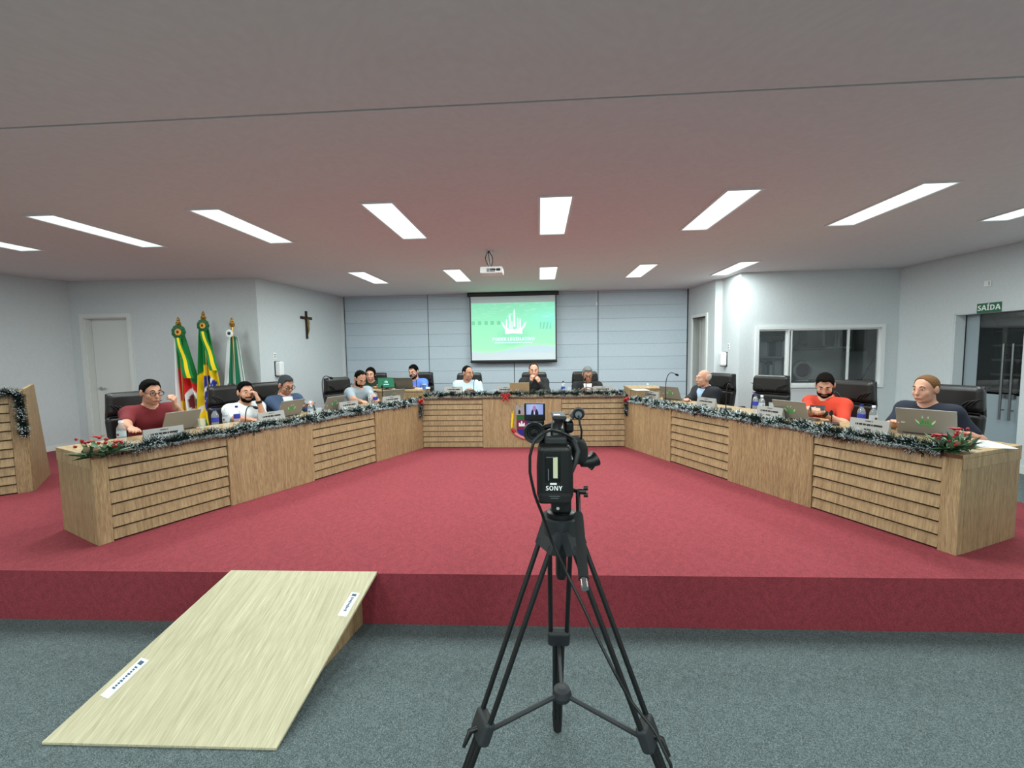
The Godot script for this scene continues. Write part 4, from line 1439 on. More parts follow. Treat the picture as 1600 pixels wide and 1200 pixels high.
func flags() -> void:
	var wf := wall_frame(WB, WC)
	var pl := WB + wf.basis.z * 0.42
	var G := Color(0.05, 0.50, 0.24)
	var Y := Color(0.97, 0.83, 0.10)
	var R := Color(0.80, 0.09, 0.10)
	var W := Color(0.90, 0.91, 0.91)
	var B := Color(0.10, 0.16, 0.58)
	var K := Color(0.16, 0.17, 0.15)
	var specs := [
		[278, 494, 283, 519, "state flag in green red and yellow with a white oval emblem", 0.13, 0.44, 0.16, 0.4,
			func(u: float, v: float) -> Color:
				if u < 0.10: return W
				var e := Vector2((u - 0.66) / 0.27, (v - 0.74) / 0.17).length()
				if e < 1.0:
					if e > 0.72: return W
					var q := Vector2((u - 0.66) / 0.27, (v - 0.74) / 0.17)
					if q.x + q.y * 0.6 < -0.3: return Color(0.45, 0.12, 0.16)
					if absf(q.x - 0.1) < 0.16: return Color(0.55, 0.42, 0.16)
					if q.y > 0.25: return Y
					return Color(0.22, 0.36, 0.30) if q.x > 0.2 else W
				if v < 0.34 + 0.22 * u: return G
				if v < 0.74 - 0.05 * u: return R
				return Y],
		[317, 485, 321, 509, "Brazilian flag in green and yellow with a blue starry disc", 0.12, 0.40, 0.05, 1.7,
			func(u: float, v: float) -> Color:
				var e := Vector2((u - 0.52) / 0.42, (v - 0.66) / 0.19).length()
				if e < 1.0:
					var bnd := (v - 0.66) / 0.19 + (u - 0.4) * 1.6
					if absf(bnd + 0.25) < 0.12: return W
					if bnd > 0.0 and fmod(u * 9.0 + floor(v * 40.0) * 0.37, 1.0) < 0.2 and fmod(v * 40.0, 1.0) < 0.45: return W
					return B
				if absf(v - 0.66) < 0.36 - absf(u - 0.52) * 0.35 and v > 0.36: return Y
				return G],
		[362, 495, 362, 521, "white city flag with green stripes and a dark wreath", 0.14, 0.50, -0.01, 2.9,
			func(u: float, v: float) -> Color:
				var e := Vector2((u - 0.35) / 0.34, (v - 0.66) / 0.14).length()
				if e < 1.0 and e > 0.55: return K.lerp(Color(0.5, 0.52, 0.5), 0.5 + 0.5 * sin(u * 70.0) * sin(v * 90.0))
				if e <= 0.55: return Color(0.45, 0.55, 0.2) if v > 0.66 else W
				if (u > 0.26 and u < 0.40) or (u > 0.60 and u < 0.76): return Color(0.04, 0.42, 0.28)
				if u > 0.92: return Color(0.05, 0.45, 0.25)
				return W]]
	var k := 0
	for s in specs:
		var top := gp(s[0], s[1], pl, wf.basis.z)
		var t := thing("flag", s[4], "flag", Vector3(top.x, STAGE, top.z), wf.basis.get_euler().y)
		var H := top.y - STAGE
		var mb := MB.new()
		mb.lathe([Vector2(0, 0), Vector2(0.13, 0), Vector2(0.13, 0.03), Vector2(0.05, 0.06), Vector2(0.03, 0.14), Vector2(0, 0.14)], 18)
		part("stand", mb, M.wood_dark, t)
		mb = MB.new()
		mb.tube([Vector3(0, 0.12, 0), Vector3(0, H - 0.18, 0)], 0.014, 10)
		part("pole", mb, M.brass, t)
		mb = MB.new()
		mb.lathe([Vector2(0, H - 0.2), Vector2(0.016, H - 0.2), Vector2(0.016, H - 0.16), Vector2(0.03, H - 0.15), Vector2(0.04, H - 0.12), Vector2(0.03, H - 0.09), Vector2(0.018, H - 0.08), Vector2(0.026, H - 0.065), Vector2(0.02, H - 0.04), Vector2(0.006, H - 0.02), Vector2(0, H)], 14)
		part("finial", mb, M.brass, t, "polished brass finial")
		var ro := gp(s[2], s[3], pl + wf.basis.z * 0.06, wf.basis.z)
		var lc := t.transform.affine_inverse() * ro
		var cloth := flag_cloth(s[5], s[6], lc.y - 0.04, 0.42, s[7], s[8], s[9])
		part("cloth", cloth, M.cloth_print, t)
		# rosette of pleated ribbon
		mb = MB.new()
		var rr := 0.115 if k < 2 else 0.06
		if k == 1: rr = 0.10
		for j in 20:
			var a := TAU * j / 20.0
			var b := TAU * (j + 1) / 20.0
			var o := lc + Vector3(0, 0, 0.05)
			for ring in [[0.0, 0.2, 0.02], [0.2, 0.45, 0.012], [0.45, 1.0, 0.0]]:
				mb.col = lin(Color(0.5, 0.12, 0.06) if ring[0] == 0.0 else ((Color(0.93, 0.72, 0.25) if j % 2 else Color(0.85, 0.5, 0.15)) if ring[0] == 0.2 else (Color(0.03, 0.30, 0.15) if j % 2 else Color(0.05, 0.38, 0.2)))) if k < 2 else lin(K if ring[0] < 0.4 else W)
				var z0: float = ring[2] + 0.012
				var z1: float = ring[2]
				var zz := 0.008 if j % 2 else -0.004
				mb.quad(o + Vector3(cos(a) * rr * ring[0], sin(a) * rr * ring[0], z0), o + Vector3(cos(a) * rr * ring[1], sin(a) * rr * ring[1], z1 + zz), o + Vector3(cos(b) * rr * ring[1], sin(b) * rr * ring[1], z1 - zz), o + Vector3(cos(b) * rr * ring[0], sin(b) * rr * ring[0], z0))
		part("rosette", mb, M.cloth_print, t)
		# sash ribbon hanging below the rosette
		if k < 2:
			mb = MB.new()
			var n := 18
			var dx := 0.13 if k == 0 else 0.15
			var ln := 0.62 if k == 0 else 0.60
			for j in n:
				for q in [[-0.6, -0.12, G], [-0.12, 0.55, Y], [0.55, 1.0, G]]:
					mb.col = lin(q[2])
					var f0 := float(j) / n
					var f1 := float(j + 1) / n
					var hw0 := lerpf(0.055, 0.10, f0)
					var hw1 := lerpf(0.055, 0.10, f1)
					var base := lc + Vector3(0.01, -0.09, 0.075)
					var p0 := base + Vector3(dx * f0, -ln * f0, 0.025 + 0.012 * sin(f0 * 9))
					var p1 := base + Vector3(dx * f1, -ln * f1, 0.025 + 0.012 * sin(f1 * 9))
					mb.quad(p1 + Vector3(q[0] * hw1, 0, 0), p1 + Vector3(q[1] * hw1, 0, 0), p0 + Vector3(q[1] * hw0, 0, 0), p0 + Vector3(q[0] * hw0, 0, 0))
			part("sash_ribbon", mb, M.cloth_print, t)
		k += 1

# ---------------------------------------------------------------- things on walls
func wall_things() -> void:
	# crucifix
	var wf := wall_frame(WC, WD)
	var c := on_wall(477.5, 497, WC, WD)
	var t := thing("crucifix", "dark wooden crucifix with a small metal figure on white wall", "crucifix", wf * Vector3(c.x, c.y, 0.015), wf.basis.get_euler().y)
	var mb := MB.new()
	var tp := on_wall(476, 486, WC, WD).y - c.y
	var bt := on_wall(479, 529.5, WC, WD).y - c.y
	mb.rbox(Vector3(0, (tp + bt) * 0.5, 0), Vector3(0.05, tp - bt, 0.025), 0.005)
	mb.rbox(Vector3(0, 0, 0), Vector3(0.34, 0.05, 0.025), 0.005)
	part("cross", mb, mat("cross_wood", Color(0.13, 0.08, 0.06), 0.5), t)
	mb = MB.new()
	mb.ball(Vector3(0, 0.0, 0.03), Vector3(0.018, 0.023, 0.018), 10)
	mb.tube([Vector3(0, -0.02, 0.025), Vector3(0.004, -0.09, 0.032), Vector3(0, -0.15, 0.03), Vector3(0.01, -0.23, 0.032), Vector3(0.0, -0.31, 0.022)], [0.02, 0.026, 0.024, 0.018, 0.01], 8)
	for s in [-1.0, 1.0]: mb.tube([Vector3(s * 0.015, -0.03, 0.028), Vector3(s * 0.07, -0.012, 0.025), Vector3(s * 0.13, 0.005, 0.02)], [0.011, 0.008, 0.007], 6)
	part("figure", mb, mat("figure_bronze", Color(0.42, 0.33, 0.2), 0.4, 0.6), t)
	# dispensers
	var q := on_wall(433, 576, WC, WD)
	dispenser(wf * Vector3(q.x, q.y, 0.0), wf.basis.get_euler().y, "white soap dispenser on the crucifix wall")
	var wg := wall_frame(WH, WI)
	q = on_wall(1134, 561, WH, WI)
	dispenser(wg * Vector3(q.x, q.y, 0.0), wg.basis.get_euler().y, "white soap dispenser beside the window wall corner")
	# small plates
	q = on_wall(429, 556, WC, WD)
	plate_at(wf, q, "small grey switch plate above the soap dispenser on the crucifix wall")
	q = on_wall(1139, 541, WH, WI)
	plate_at(wg, q, "small grey switch plate above the soap dispenser by the window")
	# exit sign
	var wr := wall_frame(WJ, WK)
	q = on_wall(1546, 480.5, WJ, WK)
	var s0 := thing("exit_sign", "green exit sign above the glass door", "sign", wr * Vector3(q.x, q.y, 0.006), wr.basis.get_euler().y)
	mb = MB.new()
	mb.box(Vector3.ZERO, Vector3(0.29, 0.125, 0.006))
	part("board", mb, M.sign_green, s0)
	text("SAÍDA", 0.095, M.white, s0, Vector3(0.0, 0.0, 0.0035))
	q = on_wall(1545, 443, WJ, WK)
	var al := thing("motion_sensor", "small white sensor on the wall above the exit sign", "sensor", wr * Vector3(q.x, q.y, 0.0), wr.basis.get_euler().y)
	mb = MB.new()
	mb.rbox(Vector3(0, 0, 0.012), Vector3(0.08, 0.08, 0.024), 0.008)
	part("housing", mb, M.white, al)
	mb = MB.new()
	mb.box(Vector3(0.025, 0, 0.025), Vector3(0.008, 0.05, 0.003))
	part("window", mb, M.mid_grey, al)
	# blind cord weight on the panelled wall
	var wb := wall_frame(WD, WF)
	q = on_wall(932, 475, WD, WF)
	var cw := thing("cord_weight", "small white cord weight hanging by the panel seam", "blind cord", wb * Vector3(q.x, q.y, 0.025), wb.basis.get_euler().y)
	mb = MB.new()
	mb.rbox(Vector3.ZERO, Vector3(0.035, 0.07, 0.016), 0.006)
	part("weight", mb, M.white, cw)
	mb = MB.new()
	mb.tube([Vector3(-0.01, 0.03, 0), Vector3(-0.012, CEIL - q.y, 0)], 0.003, 5)
	part("cord", mb, M.white, cw)

func dispenser(p: Vector3, turn: float, label: String) -> void:
	var t := thing("soap_dispenser", label, "dispenser", p, turn)
	var mb := MB.new()
	mb.rbox(Vector3(0, 0, 0.055), Vector3(0.12, 0.25, 0.11), 0.03, 1, func(v: Vector3) -> Vector3: return Vector3(v.x, v.y, v.z * (1.0 - 0.25 * clampf(-v.y * 4.0 - 0.2, 0, 1))))
	part("cover", mb, M.white, t)
	mb = MB.new()
	mb.rbox(Vector3(0, -0.125, 0.05), Vector3(0.08, 0.02, 0.07), 0.008)
	part("lever", mb, M.mid_grey, t)
	mb = MB.new()
	mb.box(Vector3(0, 0, 0.006), Vector3(0.128, 0.26, 0.012))
	part("back_plate", mb, M.dark_grey, t)

func plate_at(w: Transform3D, q: Vector3, label: String) -> void:
	var t := thing("switch_plate", label, "switch", w * Vector3(q.x, q.y, 0.004), w.basis.get_euler().y)
	var mb := MB.new()
	mb.rbox(Vector3.ZERO, Vector3(0.07, 0.11, 0.008), 0.003)
	part("cover", mb, M.white, t)
	for k in 2:
		mb = MB.new()
		mb.box(Vector3(0, 0.02 - 0.04 * k, 0.005), Vector3(0.035, 0.016, 0.004))
		part("rocker", mb, M.mid_grey, t)

# ---------------------------------------------------------------- chairs
func make_chair() -> Node3D:
	var t := thing("office_chair", "", "chair")
	var mb := MB.new()
	mb.rbox(Vector3(0, 0.425, 0.03), Vector3(0.52, 0.09, 0.50), 0.04, 2, func(v: Vector3) -> Vector3: return v - Vector3(0, 0.03 * smoothstep(0.15, 0.28, v.z), 0))
	part("seat", mb, M.leather, t)
	var bend := func(v: Vector3) -> Vector3: return Vector3(v.x * (1.0 - 0.10 * clampf((v.y - 0.8) / 0.35, 0, 1)), v.y, v.z + 0.5 * v.x * v.x - 0.20 * (v.y - 0.45) + 0.05 * smoothstep(0.8, 1.1, v.y))
	mb = MB.new()
	mb.rbox(Vector3(0, 0.655, -0.20), Vector3(0.50, 0.42, 0.10), 0.045, 4, bend)
	var back := part("backrest", mb, M.leather, t)
	mb = MB.new()
	mb.rbox(Vector3(0, 1.0, -0.19), Vector3(0.50, 0.25, 0.12), 0.055, 4, bend)
	part("headrest", mb, M.leather, t)
	mb = MB.new()
	mb.rbox(Vector3(0, 0.79, -0.245), Vector3(0.47, 0.66, 0.04), 0.018, 4, bend)
	part("back_shell", mb, M.black, t)
	for s in [-1.0, 1.0]:
		mb = MB.new()
		for k in 3:
			var pts := []
			for j in 6: pts.append(bend.call(Vector3(s * (0.07 + 0.045 * k + 0.02 * j), 0.90 + 0.012 * k + 0.030 * j - 0.0025 * j * j, -0.128)) + Vector3(0, 0, 0.002))
			mb.tube(pts, [0.002, 0.006, 0.008, 0.008, 0.006, 0.002], 6)
		part("pleat", mb, M.leather, back)
	mb = MB.new()
	var sm := []
	for j in 9: sm.append(bend.call(Vector3(-0.235 + j * 0.0588, 0.869, -0.152)))
	mb.tube(sm, 0.006, 6)
	part("seam", mb, M.leather_seam, back)
	for s in [-1.0, 1.0]:
		mb = MB.new()
		mb.tube([Vector3(s * 0.27, 0.42, 0.16), Vector3(s * 0.295, 0.5, 0.17), Vector3(s * 0.30, 0.62, 0.15), Vector3(s * 0.29, 0.64, 0.05), Vector3(s * 0.28, 0.63, -0.12), Vector3(s * 0.26, 0.5, -0.17)], 0.018, 8)
		var arm := part("armrest", mb, M.black, t)
		mb = MB.new()
		mb.rbox(Vector3(s * 0.297, 0.655, 0.03), Vector3(0.055, 0.03, 0.24), 0.013)
		part("arm_pad", mb, M.black_soft, arm)
	mb = MB.new()
	mb.lathe([Vector2(0.07, 0.385), Vector2(0.03, 0.37), Vector2(0.03, 0.2), Vector2(0.045, 0.19), Vector2(0.045, 0.08), Vector2(0, 0.08)], 12)
	part("gas_column", mb, M.black, t)
	for k in 5:
		var a := TAU * k / 5.0 + 0.3
		var d := Vector3(sin(a), 0, cos(a))
		mb = MB.new()
		mb.bar(Vector3(0, 0.11, 0) + d * 0.02, Vector3(0, 0.075, 0) + d * 0.30, 0.045, 0.03)
		var leg := part("base_leg", mb, M.black, t)
		mb = MB.new()
		mb.xf = Transform3D(Basis(d, PI / 2), Vector3(0, 0.028, 0) + d * 0.29)
		mb.lathe([Vector2(0, -0.02), Vector2(0.028, -0.02), Vector2(0.028, 0.02), Vector2(0, 0.02)], 12)
		part("caster", mb, M.black, leg)
	return t

var LN := Vector3(-0.9034, 0, -0.4288)
var RN := Vector3(0.9087, 0, -0.4174)
func hp(px: float, py: float, line, D: float) -> Vector3:      # sight line met with a plane D behind a desk's front
	if line is String:
		var n := LN if line == "L" else RN
		return gp(px, py, (DL if line == "L" else DR) + n * D, n)
	return gz(px, py, line - D)

var folk := []
func setup_people() -> void:
	var skin_a := Color(0.74, 0.53, 0.43)
	var skin_b := Color(0.77, 0.56, 0.47)
	var skin_c := Color(0.68, 0.475, 0.38)
	var dl := -LN
	var dr := -RN
	folk = [
		{"label": "person in a maroon t-shirt and dark glasses, one hand raised to chest", "head": hp(236, 613, "L", 1.0), "body": dl, "look": Vector3(0.9, -0.16, 0.32), "lean": 0.14, "skin": skin_a, "top": Color(0.40, 0.025, 0.07), "sleeve": 0.62, "hair": "short", "hc": Color(0.05, 0.04, 0.035), "glasses": true, "stubble": 0,
			"lh": hp(274, 634, "L", 0.72), "rh": gy(212, 693, TOP_Y + 0.03) + LN * 0.05, "lcurl": 1, "ldir": Vector3(0.2, 0.85, 0.3)},
		{"label": "person in a white t-shirt resting a hand on mouth", "head": hp(384, 613, "L", 0.98), "body": dl, "look": Vector3(0.8, -0.05, 0.55), "lean": 0.10, "skin": skin_a, "top": Color(0.86, 0.87, 0.88), "sleeve": 0.66, "hair": "short", "hc": Color(0.035, 0.03, 0.03), "beard": "short",
			"lh": hp(403, 623, "L", 0.80), "rh": gy(392, 656, TOP_Y + 0.03), "lcurl": 1, "ldir": Vector3(-0.35, 0.85, 0.0), "watch": true, "lelbow": gy(424, 660, TOP_Y + 0.04)},
		{"label": "person in a denim blue shirt over white tee, looking down at a phone", "head": hp(447, 602, "L", 1.0), "body": dl, "look": Vector3(0.8, -0.38, 0.4), "lean": 0.16, "skin": skin_c, "top": Color(0.22, 0.29, 0.40), "sleeve": 1.0, "hair": "short", "hc": Color(0.22, 0.23, 0.24), "glasses": true, "front": Color(0.85, 0.86, 0.88),
			"lh": hp(486, 633, "L", 0.72), "rh": hp(473, 635, "L", 0.70), "lcurl": 1, "rcurl": 1},
		{"label": "bearded person in a grey polo shirt bending over papers", "head": hp(563, 592, "L", 0.92), "body": dl, "look": Vector3(0.62, -0.55, 0.5), "lean": 0.24, "skin": skin_a, "top": Color(0.56, 0.60, 0.63), "sleeve": 0.66, "hair": "receding", "hc": Color(0.05, 0.045, 0.04), "beard": "full", "fat": 0.02,
			"lh": gy(594, 630, TOP_Y + 0.03), "rh": gy(574, 634, TOP_Y + 0.03)},
		{"label": "person with dark tied back hair in a dark green top", "head": hp(579, 585, -7.2, 0.85), "body": Vector3(0.15, 0, 1), "look": Vector3(0.12, -0.15, 1), "lean": 0.08, "skin": skin_b, "top": Color(0.03, 0.13, 0.07), "sleeve": 0.75, "hair": "tied", "hc": Color(0.05, 0.035, 0.03), "female": true,
			"lh": hp(596, 604, -7.2, 0.5), "rh": hp(583, 606, -7.2, 0.5)},
		{"label": "bearded person in a bright blue shirt behind a grey laptop", "head": hp(646, 581, -7.2, 0.85), "body": Vector3(-0.1, 0, 1), "look": Vector3(-0.25, -0.3, 1), "lean": 0.12, "skin": skin_b, "top": Color(0.34, 0.48, 0.83), "sleeve": 0.66, "hair": "short", "hc": Color(0.03, 0.03, 0.03), "beard": "short", "collar": true,
			"lh": hp(656, 607, -7.2, 0.4), "rh": hp(647, 606, -7.2, 0.4)},
		{"label": "person in a pale blue shirt looking sideways at the middle desk", "head": hp(731, 583, -6.72, 0.9), "body": Vector3(0.1, 0, 1), "look": Vector3(0.75, -0.12, 0.65), "lean": 0.12, "skin": skin_c, "top": Color(0.72, 0.80, 0.87), "sleeve": 1.0, "hair": "receding", "hc": Color(0.07, 0.06, 0.055), "collar": true, "fat": 0.02,
			"lh": gy(742, 612, MID_Y + 0.03), "rh": gy(726, 612, MID_Y + 0.03)},
		{"label": "person in a black suit resting chin on folded hands", "head": hp(834, 579, -6.72, 0.85), "body": Vector3(0.0, 0, 1), "look": Vector3(0.05, -0.12, 1), "lean": 0.14, "skin": skin_b, "top": Color(0.075, 0.075, 0.085), "sleeve": 0.98, "hair": "receding", "hc": Color(0.20, 0.15, 0.11), "front": Color(0.10, 0.11, 0.12), "jacket": true,
			"lh": hp(843, 598, -6.72, 0.72), "rh": hp(830, 596, -6.72, 0.70), "lcurl": 1, "rcurl": 1, "ldir": Vector3(-0.4, 0.8, 0.1), "rdir": Vector3(0.2, 0.95, 0.0)},
		{"label": "grey haired person in a black suit and white shirt looking down", "head": hp(918, 585, -6.72, 0.85), "body": Vector3(0.0, 0, 1), "look": Vector3(0.02, -0.4, 1), "lean": 0.16, "skin": skin_c, "top": Color(0.05, 0.05, 0.06), "sleeve": 0.98, "hair": "short", "hc": Color(0.42, 0.42, 0.42), "glasses": true, "front": Color(0.88, 0.89, 0.9), "jacket": true,
			"lh": gy(930, 611, MID_Y + 0.03), "rh": gy(908, 611, MID_Y + 0.03)},
		{"label": "bald person in a navy blazer turned towards the screen", "head": hp(1099, 591, "R", 1.1), "body": dr, "look": Vector3(-0.95, -0.03, 0.2), "lean": 0.06, "skin": skin_b, "top": Color(0.055, 0.06, 0.10), "sleeve": 0.98, "hair": "fringe", "hc": Color(0.75, 0.74, 0.72), "front": Color(0.62, 0.70, 0.80), "jacket": true, "fat": 0.01,
			"lh": hp(1088, 634, "R", 0.86), "rh": hp(1074, 624, "R", 0.72)},
		{"label": "bearded person in an orange polo shirt looking down at a phone", "head": hp(1289, 602, "R", 0.92), "body": dr, "look": Vector3(-0.5, -0.5, 0.7), "lean": 0.16, "skin": skin_b, "top": Color(0.76, 0.21, 0.11), "sleeve": 0.64, "hair": "short", "hc": Color(0.06, 0.045, 0.035), "beard": "full", "collar": true,
			"lh": hp(1283, 643, "R", 0.60), "rh": hp(1272, 640, "R", 0.56), "lcurl": 1, "rcurl": 1, "watch": true},
		{"label": "fair haired person in a navy t-shirt turned towards the screen", "head": hp(1446, 608, "R", 1.0), "body": dr, "look": Vector3(-0.95, -0.1, 0.3), "lean": 0.14, "skin": skin_b, "top": Color(0.05, 0.075, 0.15), "sleeve": 0.64, "hair": "thin", "hc": Color(0.42, 0.30, 0.20), "chest_print": true, "fat": 0.02,
			"lh": gy(1465, 676, TOP_Y + 0.03) + RN * 0.22, "rh": hp(1397, 660, "R", 0.62)},
	]

func chairs() -> void:
	setup_people()
	var names := ["person in the maroon t-shirt", "person in the white t-shirt", "person in the denim blue shirt", "bearded person in the grey polo", "person in the dark green top", "person in the bright blue shirt", "person in the pale blue shirt", "person resting chin on hands", "grey haired person in the black suit", "bald person in the navy blazer", "person in the orange polo", "fair haired person in the navy t-shirt"]
	var first := make_chair()
	for k in folk.size():
		var d: Dictionary = folk[k]
		var bd: Vector3 = d.body.normalized()
		var root: Vector3 = d.head - bd * d.lean
		root.y = STAGE
		d.root = root
		var label: String = "high-backed black leather office chair of the " + names[k]
		var at := root - bd * 0.06
		if k == 0:
			first.position = at; first.rotation.y = rot_to(bd)
			tag(first, label, "chair", "office chairs round the desks")
		else: dup(first, at, rot_to(bd), label)
	var e := hp(1192, 640, "R", 1.35)
	dup(first, Vector3(e.x, STAGE, e.z), rot_to(Vector3(-0.75, 0, 0.65)), "empty high-backed black leather office chair in front of the window")

# ---------------------------------------------------------------- people
var cache := {}
func head_mesh() -> Dictionary:
	if cache.has("head"): return cache.head
	var g := Grid.new(Vector3(-0.11, -0.2, -0.13), Vector3(0.11, 0.14, 0.14), 0.0062, 120.0)
	g.ell(Vector3(0, 0.03, -0.015), Vector3(0.072, 0.083, 0.09))
	g.ell(Vector3(0, -0.03, 0.02), Vector3(0.056, 0.078, 0.066))
	g.cap(Vector3(-0.03, -0.075, 0.03), Vector3(0.03, -0.075, 0.03), 0.026, 0.026)
	g.ell(Vector3(0, -0.096, 0.062), Vector3(0.02, 0.015, 0.016))
	g.cap(Vector3(0, 0.012, 0.088), Vector3(0, -0.028, 0.104), 0.006, 0.0115)
	g.cap(Vector3(-0.03, 0.024, 0.076), Vector3(0.03, 0.024, 0.076), 0.009, 0.009)
	for s in [-1.0, 1.0]:
		g.ell(Vector3(s * 0.036, -0.028, 0.056), Vector3(0.022, 0.024, 0.022))
		g.ell(Vector3(s * 0.077, -0.005, -0.012), Vector3(0.009, 0.03, 0.018))
	g.ell(Vector3(0, -0.063, 0.084), Vector3(0.022, 0.009, 0.010))
	g.cap(Vector3(0, -0.07, -0.022), Vector3(0, -0.18, -0.04), 0.05, 0.055)
	cache.head = g.mesh()
	return cache.head

func hair_mesh(style: String) -> Dictionary:
	if cache.has("hair" + style): return cache["hair" + style]
	var g := Grid.new(Vector3(-0.12, -0.14, -0.17), Vector3(0.12, 0.16, 0.14), 0.0062, 160.0)
	var r := Vector3(0.0785, 0.090, 0.0975)
	if style == "short": r += Vector3(0.000, 0.006, 0.002)
	if style == "tied": r += Vector3(0.004, 0.005, 0.004)
	if style == "thin": r += Vector3(-0.0005, -0.0005, -0.001)
	g.ell(Vector3(0, 0.031, -0.017), r)
	if style == "short": g.ell(Vector3(0, 0.096, 0.034), Vector3(0.047, 0.022, 0.044))
	if style == "tied":
		g.ell(Vector3(0, 0.03, -0.115), Vector3(0.035, 0.035, 0.035))
		for s in [-1.0, 1.0]: g.cap(Vector3(s * 0.072, 0.02, 0.0), Vector3(s * 0.066, -0.06, -0.03), 0.016, 0.012)
	var nz := FastNoiseLite.new()
	nz.seed = 2; nz.frequency = 60.0
	g.keep(func(p: Vector3) -> float:
		var nn := 0.006 * nz.get_noise_3dv(p)
		var ax := absf(p.x)
		# bare face: below the hairline and in front of the temples
		var yh := 0.086 - 0.35 * maxf(ax - 0.045, 0.0)
		var zc := lerpf(0.020, 0.050, clampf(p.y / 0.08, 0.0, 1.0))
		if style == "receding":
			yh = 0.100 + 0.25 * minf(ax, 0.04); zc -= 0.012
			if p.y > 0.05: zc -= 0.012
		if style == "thin": yh = 0.098; zc -= 0.006
		if style == "tied": yh = 0.080 - 0.5 * maxf(ax - 0.02, 0.0)
		var face := minf(p.z - zc, yh - p.y) + nn
		var low := lerpf(-0.07, 0.002, smoothstep(-0.045, -0.012, p.z))
		if style == "tied": low = -0.06
		var d := maxf((low - p.y) + nn, face)
		if style == "fringe": d = maxf(d, maxf(p.y - 0.05, p.z + 0.005))
		return d)
	var nz2 := FastNoiseLite.new()
	nz2.seed = 8; nz2.frequency = 45.0
	g.rough(nz2, 0.005 if style != "thin" else 0.002)
	cache["hair" + style] = g.mesh()
	return cache["hair" + style]

func beard_mesh(style: String) -> Dictionary:
	if cache.has("beard" + style): return cache["beard" + style]
	var t := 0.006 if style == "full" else 0.002
	var g := Grid.new(Vector3(-0.1, -0.14, -0.06), Vector3(0.1, 0.04, 0.13), 0.0062, 140.0)
	g.ell(Vector3(0, -0.03, 0.02), Vector3(0.058 + t, 0.080 + t, 0.066 + t))
	g.cap(Vector3(-0.03, -0.075, 0.03), Vector3(0.03, -0.075, 0.03), 0.029 + t, 0.029 + t)
	g.ell(Vector3(0, -0.096, 0.062), Vector3(0.023 + t, 0.018 + t, 0.018 + t))
	g.ell(Vector3(0, -0.048, 0.086), Vector3(0.03, 0.008, 0.012 + t))
	g.keep(func(p: Vector3) -> float:
		var top := -0.045 + 0.55 * clampf(absf(p.x) - 0.028, 0.0, 0.1) * 2.2
		var d := (p.y - top) * 0.8
		d = maxf(d, -0.015 - p.z)
		d = maxf(d, 0.0095 - Vector2(p.x * 0.45, p.y + 0.064).length() if p.z > 0.06 else -1.0)
		return d)
	cache["beard" + style] = g.mesh()
	return cache["beard" + style]

func hand_mesh(curl: int) -> Dictionary:
	var key := "hand%d" % curl
	if cache.has(key): return cache[key]
	var g := Grid.new(Vector3(-0.07, -0.10, -0.04), Vector3(0.08, 0.04, 0.20), 0.0048, 300.0)
	g.cap(Vector3(0, 0, -0.03), Vector3(0, 0, 0.01), 0.022, 0.021)
	var xs := [0.029, 0.0098, -0.0096, -0.028]
	var ln := [0.068, 0.076, 0.071, 0.056]
	for f in 4:
		var b := Vector3(xs[f], 0, 0.085 - absf(f - 1.2) * 0.004)
		g.cap(Vector3(xs[f] * 0.55, -0.002, 0.012), b, 0.0125, 0.0105)
		var a := 0.18 if curl == 0 else 0.75
		var p := b
		for j in 3:
			var L: float = ln[f] * [0.45, 0.32, 0.26][j]
			var q := p + Vector3((f - 1.5) * -0.002, -sin(a), cos(a)) * L
			g.cap(p, q, 0.0092 - j * 0.0008, 0.0086 - j * 0.0009)
			p = q
			a += 0.22 if curl == 0 else 0.75
	g.cap(Vector3(0.018, -0.006, 0.018), Vector3(0.045, -0.016, 0.05), 0.015, 0.0115)
	g.cap(Vector3(0.045, -0.016, 0.05), Vector3(0.052, -0.026, 0.078), 0.011, 0.0095)
	g.cap(Vector3(0.052, -0.026, 0.078), Vector3(0.046 if curl else 0.053, -0.034, 0.10), 0.0095, 0.008)
	cache[key] = g.mesh()
	return cache[key]

func legs_mesh(extra: float) -> Dictionary:
	var key := "legs%.3f" % extra
	if cache.has(key): return cache[key]
	var g := Grid.new(Vector3(-0.32, -0.02, -0.2), Vector3(0.32, 0.72, 0.66), 0.02, 45.0)
	g.cap(Vector3(-0.08, 0.55, 0.0), Vector3(0.08, 0.55, 0.0), 0.115 + extra, 0.115 + extra)
	for s in [-1.0, 1.0]:
		g.cap(Vector3(s * 0.09, 0.535, 0.02), Vector3(s * 0.13, 0.52, 0.43), 0.082 + extra, 0.06 + extra)
		g.cap(Vector3(s * 0.13, 0.52, 0.43), Vector3(s * 0.13, 0.1, 0.40), 0.056 + extra, 0.04 + extra)
		if extra == 0.0: g.cap(Vector3(s * 0.13, 0.045, 0.38), Vector3(s * 0.14, 0.035, 0.54), 0.04, 0.032)
	cache[key] = g.mesh()
	return cache[key]

func elbow(s: Vector3, w: Vector3, a: float, b: float, hint: Vector3) -> Vector3:
	var d := w - s
	var l := clampf(d.length(), 0.08, a + b - 0.005)
	var x := (a * a - b * b + l * l) / (2.0 * l)
	var h := sqrt(maxf(a * a - x * x, 0.0))
	var n := d.normalized()
	var u := (hint - n * hint.dot(n)).normalized()
	return s + n * x + u * h

func people() -> void:
	for d in folk: person(d)

